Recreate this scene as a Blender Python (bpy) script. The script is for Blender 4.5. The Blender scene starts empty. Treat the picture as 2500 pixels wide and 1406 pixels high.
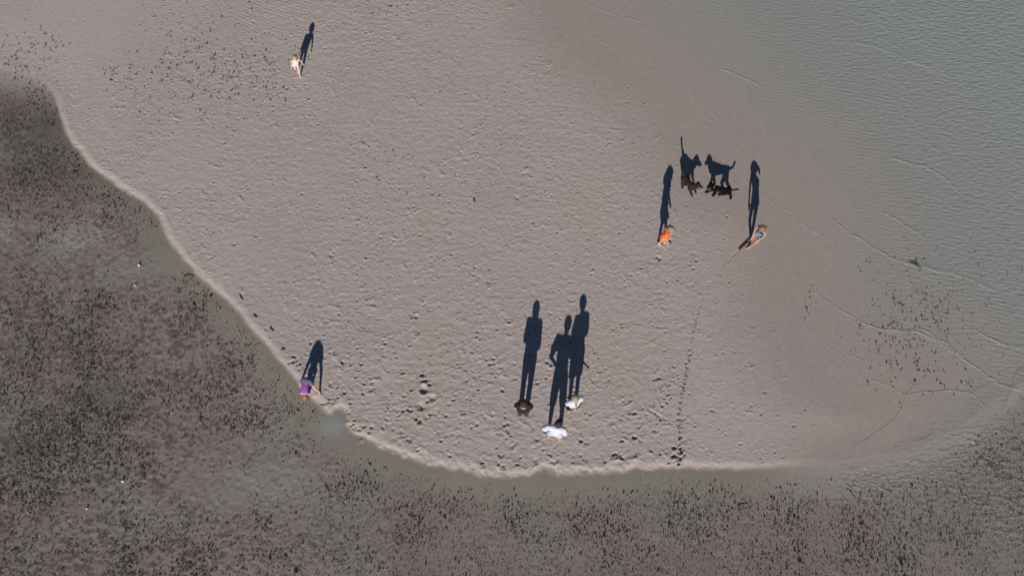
import bpy, bmesh, math, random
import numpy as np
from mathutils import Vector, Matrix

scene = bpy.context.scene
col = scene.collection
R = math.radians

# ------------------------------------------------------------------ camera
F_PX, TILT, CAM_H = 2200.0, 19.0, 24.4          # focal length for a 2500 px wide picture, tilt off straight down
cam_d = bpy.data.cameras.new("camera")
cam_d.sensor_width = 36.0
cam_d.lens = 36.0 * F_PX / 2500.0
cam_d.clip_end = 3000.0
cam = bpy.data.objects.new("camera", cam_d)
cam.location = (0, 0, CAM_H)
cam.rotation_euler = (R(TILT), 0, 0)
col.objects.link(cam)
scene.camera = cam

# ------------------------------------------------------------------ sky and sun
SUN_EL, SHADOW_AZ = 27.0, 7.2                   # shadows run up the beach, a little to the right
SKY_STRENGTH, SUN_STRENGTH, EXPOSURE = 0.05, 5.0, 0.30
world = bpy.data.worlds.new("World")
scene.world = world
world.use_nodes = True
wn = world.node_tree
sky = wn.nodes.new("ShaderNodeTexSky")
sky.sky_type = 'NISHITA'
sky.sun_disc = False
sky.sun_elevation = R(SUN_EL)
sky.sun_rotation = R(180 + SHADOW_AZ)
sky.air_density = 0.8
sky.dust_density = 0.05
sky.ozone_density = 3.0
bg = wn.nodes["Background"]
bg.inputs[1].default_value = SKY_STRENGTH
wn.links.new(sky.outputs[0], bg.inputs[0])
sd = bpy.data.lights.new("sun", 'SUN')
sd.energy = SUN_STRENGTH
sd.angle = R(0.5)
sd.color = (1.0, 0.955, 0.90)
sun = bpy.data.objects.new("sun", sd)
az = R(SHADOW_AZ)
sdir = Vector((math.sin(az) * math.cos(R(SUN_EL)), math.cos(az) * math.cos(R(SUN_EL)), -math.sin(R(SUN_EL))))
sun.rotation_euler = sdir.to_track_quat('-Z', 'Y').to_euler()
sun.location = (0, -20, 30)
col.objects.link(sun)
vs = scene.view_settings
vs.view_transform = 'Standard'
vs.look = 'None'
vs.gamma = 1.0
vs.use_curve_mapping = False
vs.exposure = EXPOSURE

# ------------------------------------------------------------------ helpers
_c, _s = math.cos(R(TILT)), math.sin(R(TILT))


def at(u, v, h=0.0):
    """where the ray of a place in the 2500 x 1406 photograph meets the height h"""
    x = (u - 1250.0) / F_PX
    y = -(v - 703.0) / F_PX
    Y = y * _c + _s
    Z = y * _s - _c
    t = (CAM_H - h) / -Z
    return Vector((x * t, Y * t, h))


def to_px(X, Y):
    dz = -CAM_H
    zc = -(-_s * Y + _c * dz)
    yc = _c * Y + _s * dz
    return 1250.0 + F_PX * X / zc, 703.0 - F_PX * yc / zc


def tag(o, label=None, cat=None, group=None, kind=None):
    for k, val in (('label', label), ('category', cat), ('group', group), ('kind', kind)):
        if val:
            o[k] = val
    return o


def link(o, parent=None):
    col.objects.link(o)
    if parent is not None:
        o.parent = parent
    return o


def empty(name, loc):
    o = bpy.data.objects.new(name, None)
    o.empty_display_size = 0.1
    o.location = loc
    return link(o)


def smooth(me):
    me.polygons.foreach_set('use_smooth', [True] * len(me.polygons))
    return me


def sstep(x, a, b):
    t = np.clip((x - a) / (b - a), 0, 1)
    return t * t * (3 - 2 * t)


def _hash(ix, iy, seed):
    h = (ix.astype(np.int64) * 374761393 + iy.astype(np.int64) * 668265263 + seed * 974634777) & 0xffffffff
    h = ((h ^ (h >> 13)) * 1274126177) & 0xffffffff
    h = (h ^ (h >> 16)) & 0xffff
    return h.astype(np.float32) / 65535.0


def vnoise(x, y, seed=0):
    ix = np.floor(x)
    iy = np.floor(y)
    fx = (x - ix).astype(np.float32)
    fy = (y - iy).astype(np.float32)
    fx = fx * fx * fx * (fx * (fx * 6 - 15) + 10)
    fy = fy * fy * fy * (fy * (fy * 6 - 15) + 10)
    a = _hash(ix, iy, seed)
    b = _hash(ix + 1, iy, seed)
    c = _hash(ix, iy + 1, seed)
    d = _hash(ix + 1, iy + 1, seed)
    return (a * (1 - fx) + b * fx) * (1 - fy) + (c * (1 - fx) + d * fx) * fy * 1.0


def fbm(x, y, seed=0, octv=4, gain=0.5):
    s, a, t = 0.0, 1.0, 0.0
    for k in range(octv):
        s = s + a * (vnoise(x * 2 ** k + 17.3 * k, y * 2 ** k - 9.1 * k, seed + k) - 0.5)
        t += a
        a *= gain
    return s / t * 2          # roughly -1 .. 1


def poly_dist(px, py, pts):
    d = np.full(px.shape, 1e9, np.float32)
    for (ax, ay), (bx, by) in zip(pts[:-1], pts[1:]):
        dx, dy = bx - ax, by - ay
        L2 = dx * dx + dy * dy + 1e-9
        t = np.clip(((px - ax) * dx + (py - ay) * dy) / L2, 0, 1)
        q = (px - ax - t * dx) ** 2 + (py - ay - t * dy) ** 2
        d = np.minimum(d, q)
    return np.sqrt(d)


def inside(px, py, pts):
    r = np.zeros(px.shape, bool)
    n = len(pts)
    for i in range(n):
        ax, ay = pts[i]
        bx, by = pts[(i + 1) % n]
        if ay == by:
            continue
        r ^= ((ay > py) != (by > py)) & (px < (bx - ax) * (py - ay) / (by - ay) + ax)
    return r


def ground_pts(l):
    return [tuple(at(u, v)[:2]) for u, v in l]


def smooth_line(pts, n=4):
    """Catmull-Rom through the points"""
    out = []
    P = [Vector(p) for p in pts]
    for i in range(len(P) - 1):
        p0, p1, p2, p3 = P[max(i - 1, 0)], P[i], P[i + 1], P[min(i + 2, len(P) - 1)]
        for k in range(n):
            t = k / n
            out.append(0.5 * ((2 * p1) + (p2 - p0) * t + (2 * p0 - 5 * p1 + 4 * p2 - p3) * t * t + (3 * p1 - p0 - 3 * p2 + p3) * t ** 3))
    out.append(P[-1])
    return [tuple(p) for p in out]


# ------------------------------------------------------------------ materials
def mat(name, rgb, rough=0.8, spec=0.3, var=0.0, scale=30.0, rgb2=None, bump=0.0, bscale=80.0):
    m = bpy.data.materials.new(name)
    m.use_nodes = True
    n = m.node_tree
    b = n.nodes["Principled BSDF"]
    b.inputs["Base Color"].default_value = (*rgb, 1)
    b.inputs["Roughness"].default_value = rough
    b.inputs["Specular IOR Level"].default_value = spec
    tc = n.nodes.new("ShaderNodeTexCoord")
    if rgb2 is not None or var:
        nz = n.nodes.new("ShaderNodeTexNoise")
        nz.inputs["Scale"].default_value = scale
        nz.inputs["Detail"].default_value = 4
        n.links.new(tc.outputs["Object"], nz.inputs["Vector"])
        rp = n.nodes.new("ShaderNodeValToRGB")
        rp.color_ramp.elements[0].position = 0.35
        rp.color_ramp.elements[1].position = 0.65
        c2 = rgb2 or tuple(min(1, c * (1 + var)) for c in rgb)
        c1 = rgb if rgb2 else tuple(c * (1 - var) for c in rgb)
        rp.color_ramp.elements[0].color = (*c1, 1)
        rp.color_ramp.elements[1].color = (*c2, 1)
        n.links.new(nz.outputs["Fac"], rp.inputs["Fac"])
        n.links.new(rp.outputs["Color"], b.inputs["Base Color"])
    if bump:
        nb = n.nodes.new("ShaderNodeTexNoise")
        nb.inputs["Scale"].default_value = bscale
        nb.inputs["Detail"].default_value = 3
        n.links.new(tc.outputs["Object"], nb.inputs["Vector"])
        bp = n.nodes.new("ShaderNodeBump")
        bp.inputs["Strength"].default_value = bump
        bp.inputs["Distance"].default_value = 0.01
        n.links.new(nb.outputs["Fac"], bp.inputs["Height"])
        n.links.new(bp.outputs["Normal"], b.inputs["Normal"])
    return m


def stripe_mat(name, axis, period, offset, stops, warp=0.0):
    """cloth printed with bands across the given direction"""
    m = mat(name, (1, 1, 1), 0.85, 0.2, bump=0.3)
    n = m.node_tree
    b = n.nodes["Principled BSDF"]
    tc = n.nodes.new("ShaderNodeTexCoord")
    dt = n.nodes.new("ShaderNodeVectorMath")
    dt.operation = 'DOT_PRODUCT'
    dt.inputs[1].default_value = axis
    src = tc.outputs["Object"]
    if warp:
        nz = n.nodes.new("ShaderNodeTexNoise")
        nz.inputs["Scale"].default_value = 9
        n.links.new(src, nz.inputs["Vector"])
        mx = n.nodes.new("ShaderNodeVectorMath")
        mx.operation = 'MULTIPLY_ADD'
        mx.inputs[1].default_value = (warp, warp, warp)
        n.links.new(nz.outputs["Color"], mx.inputs[0])
        n.links.new(src, mx.inputs[2])
        src = mx.outputs[0]
    n.links.new(src, dt.inputs[0])
    ma = n.nodes.new("ShaderNodeMath")
    ma.operation = 'MULTIPLY_ADD'
    ma.inputs[1].default_value = 1.0 / period
    ma.inputs[2].default_value = offset
    n.links.new(dt.outputs["Value"], ma.inputs[0])
    rp = n.nodes.new("ShaderNodeValToRGB")
    rp.color_ramp.interpolation = 'CONSTANT'
    el = rp.color_ramp.elements
    while len(el) < len(stops):
        el.new(0.5)
    for e, (p, c) in zip(el, stops):
        e.position = p
        e.color = (*c, 1)
    n.links.new(ma.outputs[0], rp.inputs["Fac"])
    n.links.new(rp.outputs["Color"], b.inputs["Base Color"])
    return m


# ================================================================== THE GROUND
LEFT_EDGE = [(-400, 120), (-120, 150), (-20, 168), (40, 178), (90, 192), (125, 222), (146, 270), (160, 318), (180, 350), (205, 385), (232, 414), (265, 437), (300, 462),
             (340, 485), (370, 508), (393, 542), (410, 580), (434, 612), (460, 645), (490, 675), (520, 703), (556, 735),
             (588, 766), (614, 800), (640, 830), (664, 857), (690, 886), (714, 913), (737, 944), (760, 968), (784, 990),
             (800, 1007), (812, 1006), (818, 998), (829, 994), (841, 999), (848, 1012), (847, 1030), (852, 1046), (872, 1058),
             (902, 1075), (936, 1093), (976, 1110), (1020, 1121), (1062, 1131), (1110, 1141), (1150, 1148), (1176, 1157),
             (1230, 1157), (1290, 1155), (1318, 1150), (1332, 1144), (1352, 1152), (1380, 1155), (1440, 1152), (1490, 1148), (1528, 1149), (1545, 1142),
             (1600, 1141), (1648, 1139), (1720, 1140), (1800, 1143), (1860, 1140), (1920, 1136), (1990, 1131), (2060, 1122),
             (2130, 1112), (2210, 1098), (2280, 1075), (2340, 1042), (2395, 1000), (2450, 960), (2560, 900), (2900, 760)]
WATER_EDGE = [(1330, -120), (1365, -20), (1420, 60), (1500, 125), (1590, 178), (1650, 245), (1705, 340), (1765, 405), (1850, 478), (1900, 560),
              (1905, 640), (1922, 740), (1985, 850), (2055, 925), (2150, 985), (2190, 1005), (2150, 1060), (2050, 1122)]
LE = smooth_line(ground_pts(LEFT_EDGE), 3)
WE = smooth_line(ground_pts(WATER_EDGE), 3)
LE_POLY = LE + [(60, 60), (-60, 60)]                       # sand side of the left and lower edge
WE_POLY = WE + [tuple(at(2300, 1700)[:2]), tuple(at(3200, 1700)[:2]), (60, 60), tuple(at(1330, -600)[:2])]

CELL = 0.0295
X0, X1, Y0, Y1 = -16.9, 16.9, 0.2, 18.7


def axis(a, b, cell, far, reach):
    core = np.arange(a, b + cell * 0.5, cell)
    g, st = [], cell
    p = 0.0
    while p < reach:
        st *= 1.45
        p += st
        g.append(p)
    g = np.array(g)
    return np.concatenate([(a - g)[::-1], core, core[-1] + g]), len(g), len(core)


gx, nx0, ncx = axis(X0, X1, CELL, 0, 900.0)
gy, ny0, ncy = axis(Y0, Y1, CELL, 0, 900.0)
GX, GY = np.meshgrid(gx, gy)
NX, NY = len(gx), len(gy)
U, V = to_px(GX, np.minimum(GY, 60))
U = U.astype(np.float32)
V = V.astype(np.float32)

# distances to the edges in metres, positive on the dry side
stir = np.clip(np.exp(-(((U - 1250) / 430) ** 2 + ((V - 1120) / 110) ** 2)) * 1.3, 0, 1)
wob = fbm(GX * 3.0, GY * 3.0, 5, 3) * (0.04 + 0.05 * stir) + fbm(GX * 9.0, GY * 9.0, 6, 2) * (0.012 + 0.04 * stir)
dL = poly_dist(GX, GY, LE)
sL = np.where(inside(GX, GY, LE_POLY), dL, -dL) + wob
dW = poly_dist(GX, GY, WE)
sW = np.where(inside(GX, GY, WE_POLY), -dW, dW)            # negative under the right-hand water
soft = np.clip(1 - sstep(U, 1780, 2080), 0, 1) * (0.05 + 0.95 * sstep(V, 190, 290))   # where the left edge is a crisp little scarp

# ---- base level
low = fbm(GX * 0.35, GY * 0.35, 11, 3)
top = 0.05 + 0.012 * low - 0.026 * (1 - sstep(dL, 0.2, 2.2))
scarp = sstep(sL + 0.05 * fbm(GX * 6, GY * 6, 8, 2), -0.08, 0.20) * soft + sstep(sL, -1.0, 1.2) * (1 - soft)
pool_bed = -0.010 - 0.05 * sstep(-sL, 0.1, 2.5) + 0.012 * fbm(GX * 0.8, GY * 0.8, 21, 3)
Z = pool_bed * (1 - scarp) + top * scarp
shelf = -0.035 * sstep(-sW, 0, 3) - 0.06 * sstep(-sW, 2, 9)
wetf = sstep(-sW, -2.5, 0.0)
wetk = wetf * (1 - sstep(-sL, 0.1, 1.2))
Z = np.minimum(Z, Z * (1 - wetk) + wetk * (np.minimum(Z, 0.006) + shelf - 0.004))
near = (GX > X0 - 1) & (GX < X1 + 1) & (GY > Y0 - 1) & (GY < Y1 + 1)

# ---- regions of the sand surface
def blob(u, v, ru, rv, k=1.0):
    return np.exp(-(((U - u) / ru) ** 2 + ((V - v) / rv) ** 2) * k)


dry = sstep(sW, 0.3, 3.2) * sstep(sL, 0.0, 0.2)
calm = np.clip(blob(230, 60, 230, 130) * 1.1 + blob(60, 30, 80, 60) * 0.4 + blob(1850, 1000, 160, 200) * 0.5 + blob(1750, 900, 90, 200) * 0.35, 0, 1)
rough_amt = np.clip(dry * (1 - 0.85 * calm), 0, 1)
trampled = np.clip(blob(1250, 1010, 420, 150) + blob(1050, 800, 330, 150) * 0.5 + blob(870, 980, 160, 110) * 0.7, 0, 1) * rough_amt

# ---- general relief: streaky crusts, shallow hummocks
n1 = fbm(GX * 5.0 + 3 * low, GY * 13.0, 31, 3)
n2 = 1 - np.abs(fbm(GX * 4.0, GY * 6.5, 41, 3)) * 2.4
n3 = fbm(GX * 16, GY * 22, 51, 2)
n4 = fbm(GX * 9 + 4 * low, GY * 15, 55, 2)
n5 = np.clip(1 - np.abs(fbm(GX * 7.0, GY * 10.0, 57, 2)) * 5.0, 0, 1)
patchy = np.clip(0.55 + 0.9 * fbm(GX * 0.7, GY * 0.7, 59, 3), 0.12, 1.2)
Z = Z + rough_amt * (0.0045 * n1 + 0.005 * np.clip(n2, 0, 1) * (0.4 + trampled) + patchy * (0.0054 * n4 + 0.0072 * n5 * (0.5 + 0.25 * trampled)) + 0.0045 * n3) + 0.0014 * n3 * (1 - rough_amt)
del n1, n2
# wind and water ripples on the sand
def ripples(u, v, ru, rv, ang, wl, amp):
    global Z
    a = R(ang)
    ph = (GX * math.cos(a) + GY * math.sin(a)) / wl * 2 * math.pi + 2.2 * fbm(GX * 1.8, GY * 1.8, 61, 2)
    Z = Z + np.clip(blob(u, v, ru, rv) * 1.5, 0, 1) * amp * np.sin(ph) * (0.6 + 0.4 * low)


ripples(585, 30, 60, 42, 62, 0.11, 0.006)
ripples(700, 20, 60, 30, 70, 0.11, 0.004)
ripples(1600, 535, 26, 18, 50, 0.10, 0.006)
ripples(1480, 470, 40, 24, 60, 0.10, 0.004)
# bed under the right-hand water: relief ripples put in to imitate caustic lines
rip = sstep(-sW, 0.6, 5.0) * (sL > 0.1)
a = R(78)
ph = (GX * math.cos(a) + GY * math.sin(a)) / 0.125 * 2 * math.pi + 3.0 * fbm(GX * 0.9, GY * 1.3, 71, 3)
Z = Z + rip * 0.004 * np.sin(ph) * (0.65 + 0.35 * fbm(GX * 0.5, GY * 0.5, 73, 2))
del ph

poolk = sstep(-sL, 0.3, 1.2) * (1 - 0.6 * sstep(U, 650, 1100))
Z = Z + poolk * (0.010 * fbm(GX * 7.5, GY * 8.5, 141, 2) + 0.006 * fbm(GX * 13, GY * 15, 143, 1))
# ---- stamps: prints, burrows, scrapes and lumps, cut into the sand one by one
rng = np.random.default_rng(7)
ci0, cj0 = nx0, ny0
cx0, cy0 = gx[nx0], gy[ny0]
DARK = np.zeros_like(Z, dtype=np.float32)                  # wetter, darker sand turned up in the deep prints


def stamp(x, y, ra, rb, ang, depth, rim, dark=0.0, lump=False, tilt=0.0, sharp=2.0):
    """an elliptical print (or lump): ra, rb half axes in metres"""
    m = max(ra, rb) * 2.0
    i0 = int((x - m - cx0) / CELL) + ci0
    i1 = int((x + m - cx0) / CELL) + ci0 + 2
    j0 = int((y - m - cy0) / CELL) + cj0
    j1 = int((y + m - cy0) / CELL) + cj0 + 2
    i0, j0 = max(i0, 0), max(j0, 0)
    i1, j1 = min(i1, NX), min(j1, NY)
    if i1 <= i0 or j1 <= j0:
        return
    dx = GX[j0:j1, i0:i1] - x
    dy = GY[j0:j1, i0:i1] - y
    c, s = math.cos(ang), math.sin(ang)
    p = (dx * c + dy * s) / ra
    q = (-dx * s + dy * c) / rb
    r = np.sqrt(p * p + q * q)
    core = np.exp(-(r ** 2) * sharp)
    ring = np.exp(-((r - 1.15) ** 2) * 9.0) * (1 + tilt * p)
    Z[j0:j1, i0:i1] += (core * depth if lump else -core * depth) + ring * rim
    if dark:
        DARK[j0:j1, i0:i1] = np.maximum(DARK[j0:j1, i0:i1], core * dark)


def sample_z(A, x, y):
    i = np.clip(((x - cx0) / CELL).astype(int) + ci0, 0, NX - 1)
    j = np.clip(((y - cy0) / CELL).astype(int) + cj0, 0, NY - 1)
    return A[j, i]


clump = np.clip(0.45 + 1.2 * fbm(GX * 0.9, GY * 0.9, 81, 3) + 0.6 * fbm(GX * 2.6, GY * 2.6, 83, 2), 0.05, 1.0)
N = 62000
xs = rng.uniform(X0, X1, N)
ys = rng.uniform(Y0, Y1, N)
ra_ = sample_z(rough_amt, xs, ys)
tr_ = sample_z(trampled, xs, ys)
cl_ = sample_z(clump, xs, ys)
sw_ = sample_z(sW, xs, ys)
keep = rng.random(N) < (ra_ * cl_ * (0.62 + 0.05 * tr_) + 0.012 * (ra_ > 0.02) * (sw_ > 0.2))
for x, y, t in zip(xs[keep], ys[keep], tr_[keep]):
    k = rng.random()
    size = 0.024 + 0.03 * rng.random() ** 1.5 + 0.025 * t * rng.random()
    ang = rng.normal(0.0, 0.6) + (0 if rng.random() < 0.7 else 1.57)
    dep = (0.010 + 0.022 * rng.random() ** 1.9) * (1 + 0.7 * t * rng.random())
    if k < 0.52:
        stamp(x, y, size * 1.25, size * 0.8, ang, dep, dep * 0.45, tilt=rng.uniform(-.6, .6))
    elif k < 0.72:
        stamp(x, y, size * 1.9, size * 0.45, ang, dep * 0.9, dep * 0.3)
    else:
        stamp(x, y, size * 1.0, size * 0.6, ang, dep * 0.9, 0, lump=True)
# curled scrapes and scuffs
for _ in range(5600):
    x, y = rng.uniform(X0, X1), rng.uniform(Y0, Y1)
    t = float(sample_z(trampled, np.array([x]), np.array([y]))[0])
    r0 = float(sample_z(rough_amt, np.array([x]), np.array([y]))[0])
    if rng.random() > 0.12 * r0 + 0.75 * t:
        continue
    a0 = rng.uniform(0, 6.28)
    curl = rng.normal(0, 0.35)
    lump = rng.random() < 0.45
    dep = 0.010 + 0.010 * rng.random()
    for k in range(rng.integers(4, 11)):
        stamp(x, y, 0.030, 0.021, a0, dep, dep * 0.2, lump=lump)
        x += 0.032 * math.cos(a0)
        y += 0.032 * math.sin(a0)
        a0 += curl


def pit(u, v, ru, rv, ang, depth, rim=None, dark=0.5, lump=False, sharp=2.0):
    p = at(u, v)
    if rim is not None or lump:
        stamp(p.x, p.y, ru / 90.0, rv / 82.0, R(ang), depth, depth * 0.3 if rim is None else rim, dark, lump, sharp=sharp)
        return
    # a torn print: several overlapping gouges, loose crumbs beside them
    ra, rb = ru / 90.0, rv / 82.0
    a_ = R(ang)
    for k in range(4):
        t = rng.uniform(-.7, .7)
        w_ = rng.uniform(-.5, .5)
        stamp(p.x + ra * t * math.cos(a_) - rb * w_ * math.sin(a_), p.y + ra * t * math.sin(a_) + rb * w_ * math.cos(a_), ra * rng.uniform(.35, .75), rb * rng.uniform(.35, .7),
              a_ + rng.normal(0, .6), depth * rng.uniform(.45, .8), depth * .12, dark * rng.uniform(.35, .9), False, rng.uniform(-.8, .8), sharp)
    for k in range(2):
        t = rng.uniform(0, 6.28)
        stamp(p.x + ra * 1.3 * math.cos(t), p.y + rb * 1.4 * math.sin(t), ra * rng.uniform(.3, .6), rb * rng.uniform(.25, .5), t + 1.57, depth * rng.uniform(.25, .5), 0, 0, True)


# deep prints that show dark in the photograph
for (u, v, s) in [(735, 473, 7), (873, 533, 6), (809, 626, 7), (884, 590, 4), (1050, 581, 4), (1072, 678, 5), (1190, 691, 6), (893, 711, 5),
                  (1011, 773, 9), (794, 785, 7), (883, 655, 5), (1075, 224, 6), (1060, 227, 4), (670, 272, 6), (449, 44, 6), (415, 130, 6),
                  (317, 166, 6), (412, 190, 5), (285, 180, 5), (1610, 634, 10), (1700, 640, 5), (1260, 484, 7), (1381, 451, 4), (1244, 458, 4),
                  (1780, 690, 5), (1745, 600, 4), (1870, 655, 5), (1742, 1003, 6), (1859, 1010, 6), (1830, 990, 6), (1900, 1012, 5), (1865, 958, 6), (1940, 1040, 6),
                  (1855, 1118, 5), (1862, 1128, 5), (1806, 1050, 4), (1600, 1050, 6), (1540, 1008, 7), (1598, 950, 4), (1608, 925, 8), (1633, 940, 6)]:
    pit(u, v, s * 1.1, s * 0.8, random.Random(u).uniform(-20, 20), 0.0055 * s, dark=0.55)
# trampled foot holes by the left water's edge and by the dug inlet
for (u, v, s, an) in [(718, 870, 7, 0), (712, 884, 9, 10), (724, 892, 5, 40), (733, 886, 7, -50), (738, 893, 5, 60), (729, 901, 6, -30), (741, 899, 5, 20), (690, 852, 6, 0),
                      (790, 985, 7, -25), (802, 978, 8, 80), (815, 981, 7, 60), (816, 974, 6, 0), (848, 1001, 5, -60), (853, 1007, 6, -50), (858, 1012, 5, 60),
                      (840, 960, 6, 0), (826, 946, 6, 20), (858, 1037, 7, 30), (864, 1046, 6, 0), (880, 1050, 6, -20), (890, 1040, 7, 30), (866, 1026, 6, 0), (905, 1045, 5, 0),
                      (1000, 1075, 8, -20), (989, 1066, 6, 30), (1005, 1068, 6, 60), (1020, 1031, 9, 25), (1012, 1022, 7, 0), (1040, 1020, 6, 0), (1000, 1001, 9, 0), (985, 1003, 7, 0),
                      (1048, 939, 7, 0), (1053, 910, 6, 0), (1033, 915, 8, 0), (1004, 951, 7, 20), (1068, 969, 5, 70), (1046, 981, 6, 20), (1233, 1036, 7, 70), (1222, 1045, 5, 0), (1238, 1050, 6, -30),
                      (1310, 1075, 6, 0), (1420, 1078, 8, -30), (1432, 1083, 7, 0), (1350, 1130, 7, 10), (1340, 1110, 6, 0), (1180, 1130, 8, 0), (1230, 1140, 9, 0), (1250, 1090, 7, 20),
                      (1500, 1110, 8, 10), (1520, 1115, 9, 0), (1480, 1125, 8, 20), (1430, 1120, 7, 0), (1590, 1100, 6, -30), (1554, 1068, 9, -30), (1565, 1075, 6, -10)]:
    pit(u, v, s * 1.15, s * 0.75, an, 0.0065 * s, dark=0.75)
# the ring pit, its basin and the bowl below it
for k in range(22):
    a = k / 22 * 2 * math.pi
    pit(1035 + 13 * math.cos(a), 951 + 14 * math.sin(a), 4.5, 4.5, 0, 0.03, 0, 0, True)
pit(1035, 951, 11, 12, 0, 0.06, 0, 0.15, sharp=1.2)
pit(1056, 972, 11, 9, 20, 0.045, 0.02, 0.1)
pit(1027, 993, 12, 11, 0, 0.055, 0.012, 0.05, sharp=1.5)
# the long gouge to the right of the group
for k in range(16):
    t = k / 15
    j = rng.normal(0, 1.6, 2)
    pit(1566 + 62 * t + j[0], 992 + 34 * t + j[1], 6.5 * rng.uniform(.7, 1.3), 3.2 * rng.uniform(.6, 1.2), -28, (0.016 + 0.022 * math.sin(t * 3.1)) * rng.uniform(.5, 1.2), 0.004, 0.3)
    pit(1563 + 70 * t + j[1], 985 + 37 * t + j[0], 6, 3.5, -28 + rng.normal(0, 15), 0.017 * math.sin(t * 3.0 + 0.15) * rng.uniform(.3, 1.3), 0, 0, True)
for k in range(6):
    t = k / 5
    pit(1541 + 14 * t, 962 + 22 * t, 3.5, 2.5, -55, 0.018, 0.002, 0.2)
    pit(1608 - 14 * t, 925 + 3 * t, 4, 3, 0, 0.02, 0.006, 0.4)
    pit(1622 + 12 * t, 932 + 20 * t, 4, 3, -55, 0.02, 0.006, 0.4)
# the line dragged from the water's edge to the girl with the stick
TRAIL = smooth_line([(1655, 1136), (1660, 1080), (1657, 1030), (1664, 975), (1672, 925), (1680, 880), (1688, 835), (1695, 795), (1708, 750), (1727, 705), (1752, 668), (1782, 632), (1806, 609)], 26)
for k, (u, v) in enumerate(TRAIL):
    deep = 0.010 + 0.024 * sstep(np.float64(v), 640, 1000)
    j = rng.normal(0, 0.8 + 1.2 * (v > 850), 2)
    if k % 2 == 0 or v < 800:
        pit(u + j[0], v + j[1], 3.2 + 1.6 * (v > 850), 3.0 + 1.4 * (v > 850), rng.uniform(0, 180), float(deep) * rng.uniform(0.5, 1.3), None, 0.6 * float(sstep(np.float64(v), 640, 900)))
for (u, v, s) in [(1648, 1090, 9), (1663, 1093, 9), (1662, 1104, 7), (1647, 1112, 8), (1640, 1118, 6), (1668, 1110, 7), (1660, 1119, 7), (1634, 1130, 5), (1657, 1128, 5), (1664, 1027, 8), (1660, 1066, 7), (1664, 944, 6), (1674, 915, 5), (1680, 875, 5)]:
    pit(u, v, s, s * 0.8, 60, 0.007 * s, dark=0.85)
# a lip of loose sand thrown up along the trampled water's edge
for _ in range(260):
    k = rng.integers(0, len(LE) - 1)
    x, y = LE[k]
    uu, vv = to_px(x, y)
    if 850 < uu < 1660 and vv > 1000:
        stamp(x + rng.normal(0, .2), y + abs(rng.normal(0.22, .16)), rng.uniform(.05, .12), rng.uniform(.035, .07), rng.normal(0, .5), rng.uniform(.012, .035), 0.0, lump=rng.random() < 0.65)
for k in range(30):
    t = k / 29
    pit(868 + 90 * t, 884 - 7 * t - 11 * t * t, 3.2, 1.6, 8, 0.010, 0.003, 0.15)
# small hollow at the orange girl's feet and sand pushed up by the other children's feet
pit(1634, 589, 5.5, 6, 0, 0.09, 0.012, 0.9)
pit(1620, 590, 4, 4, 0, 0.04, 0.006, 0.6)
for (u, v) in [(1608, 600), (1622, 603), (1604, 612), (1632, 601), (755, 960), (765, 967), (750, 978), (1290, 1022), (1298, 1026), (735, 190), (722, 192)]:
    pit(u, v, 7, 3.5, rng.uniform(-25, 25), 0.022, 0.0, 0.0, True)

# ---- albedo
def lay(c, rgb, m):
    m = m[..., None]
    return c * (1 - m) + np.array(rgb, np.float32) * m


f1 = fbm(GX * 0.45, GY * 0.45, 91, 4)
f2 = fbm(GX * 1.4, GY * 1.4, 93, 3)
C = np.empty(Z.shape + (3,), np.float32)
C[:] = (0.332, 0.282, 0.260)
C = lay(C, (0.325, 0.272, 0.238), np.clip(f1 * 1.2, 0, 0.8))
C = lay(C, (0.306, 0.268, 0.256), np.clip(-f1 * 1.2 + 0.2 * f2, 0, 0.8))
damp = sstep(-sW, -3.4, -0.6) * (sL > 0)
C = lay(C, (0.268, 0.222, 0.196), damp * 0.75)
shal = sstep(-sW, 0.5, 5.5) * (sL > 0)
C = lay(C, (0.262, 0.243, 0.222), shal * 0.85)
green = np.clip(sstep(-sW, 4.0, 11.0) * 0.75 + blob(2050, 60, 420, 170) * 0.5, 0, 1) * (sL > 0) * np.clip(0.75 + 0.4 * f2, 0, 1)
C = lay(C, (0.225, 0.240, 0.212), green)
# the left and lower pool
pool = (1 - sstep(sL, -0.10, 0.06)) * soft + (1 - sstep(sL, -1.6, 0.8)) * (1 - soft)
mud = np.empty_like(C)
mud[:] = (0.190, 0.148, 0.134)
mud = lay(mud, (0.184, 0.158, 0.134), np.clip(0.3 + f1 * 1.2 + f2 * 0.5, 0, 0.85))
mud = lay(mud, (0.150, 0.118, 0.106), np.clip(-f1 * 0.8 - f2 * 0.4, 0, 0.5))
edge_band = np.exp(-((-sL - 0.3) / 0.42) ** 2) * (sL < 0.05)
mud = lay(mud, (0.195, 0.178, 0.142), np.clip(edge_band * 0.75 + blob(1200, 1195, 420, 40) * 0.25, 0, 0.9))
mot = 0.6 * fbm(GX * 7.5, GY * 8.5, 141, 2) + 0.5 * fbm(GX * 13, GY * 15, 143, 1) + 0.35 * f2
rich = np.clip(0.62 + 0.5 * (1 - sstep(U, 350, 900)) - 0.40 * sstep(U, 650, 1100) + 0.4 * f1 - edge_band * 1.1 - blob(640, 1190, 140, 70) * .8 - blob(440, 640, 130, 55) * .6, 0, 1.2)
mud *= (1 - 0.16 * (1 - sstep(U, 60, 600)))[..., None]
mud = lay(mud, (0.058, 0.036, 0.028), np.clip(sstep(mot, 0.20, 0.36) * rich * 0.55, 0, 0.8))
mud = lay(mud, (0.205, 0.180, 0.170), np.clip(sstep(-mot, 0.25, 0.55) * rich * 0.5, 0, 0.6))
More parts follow.
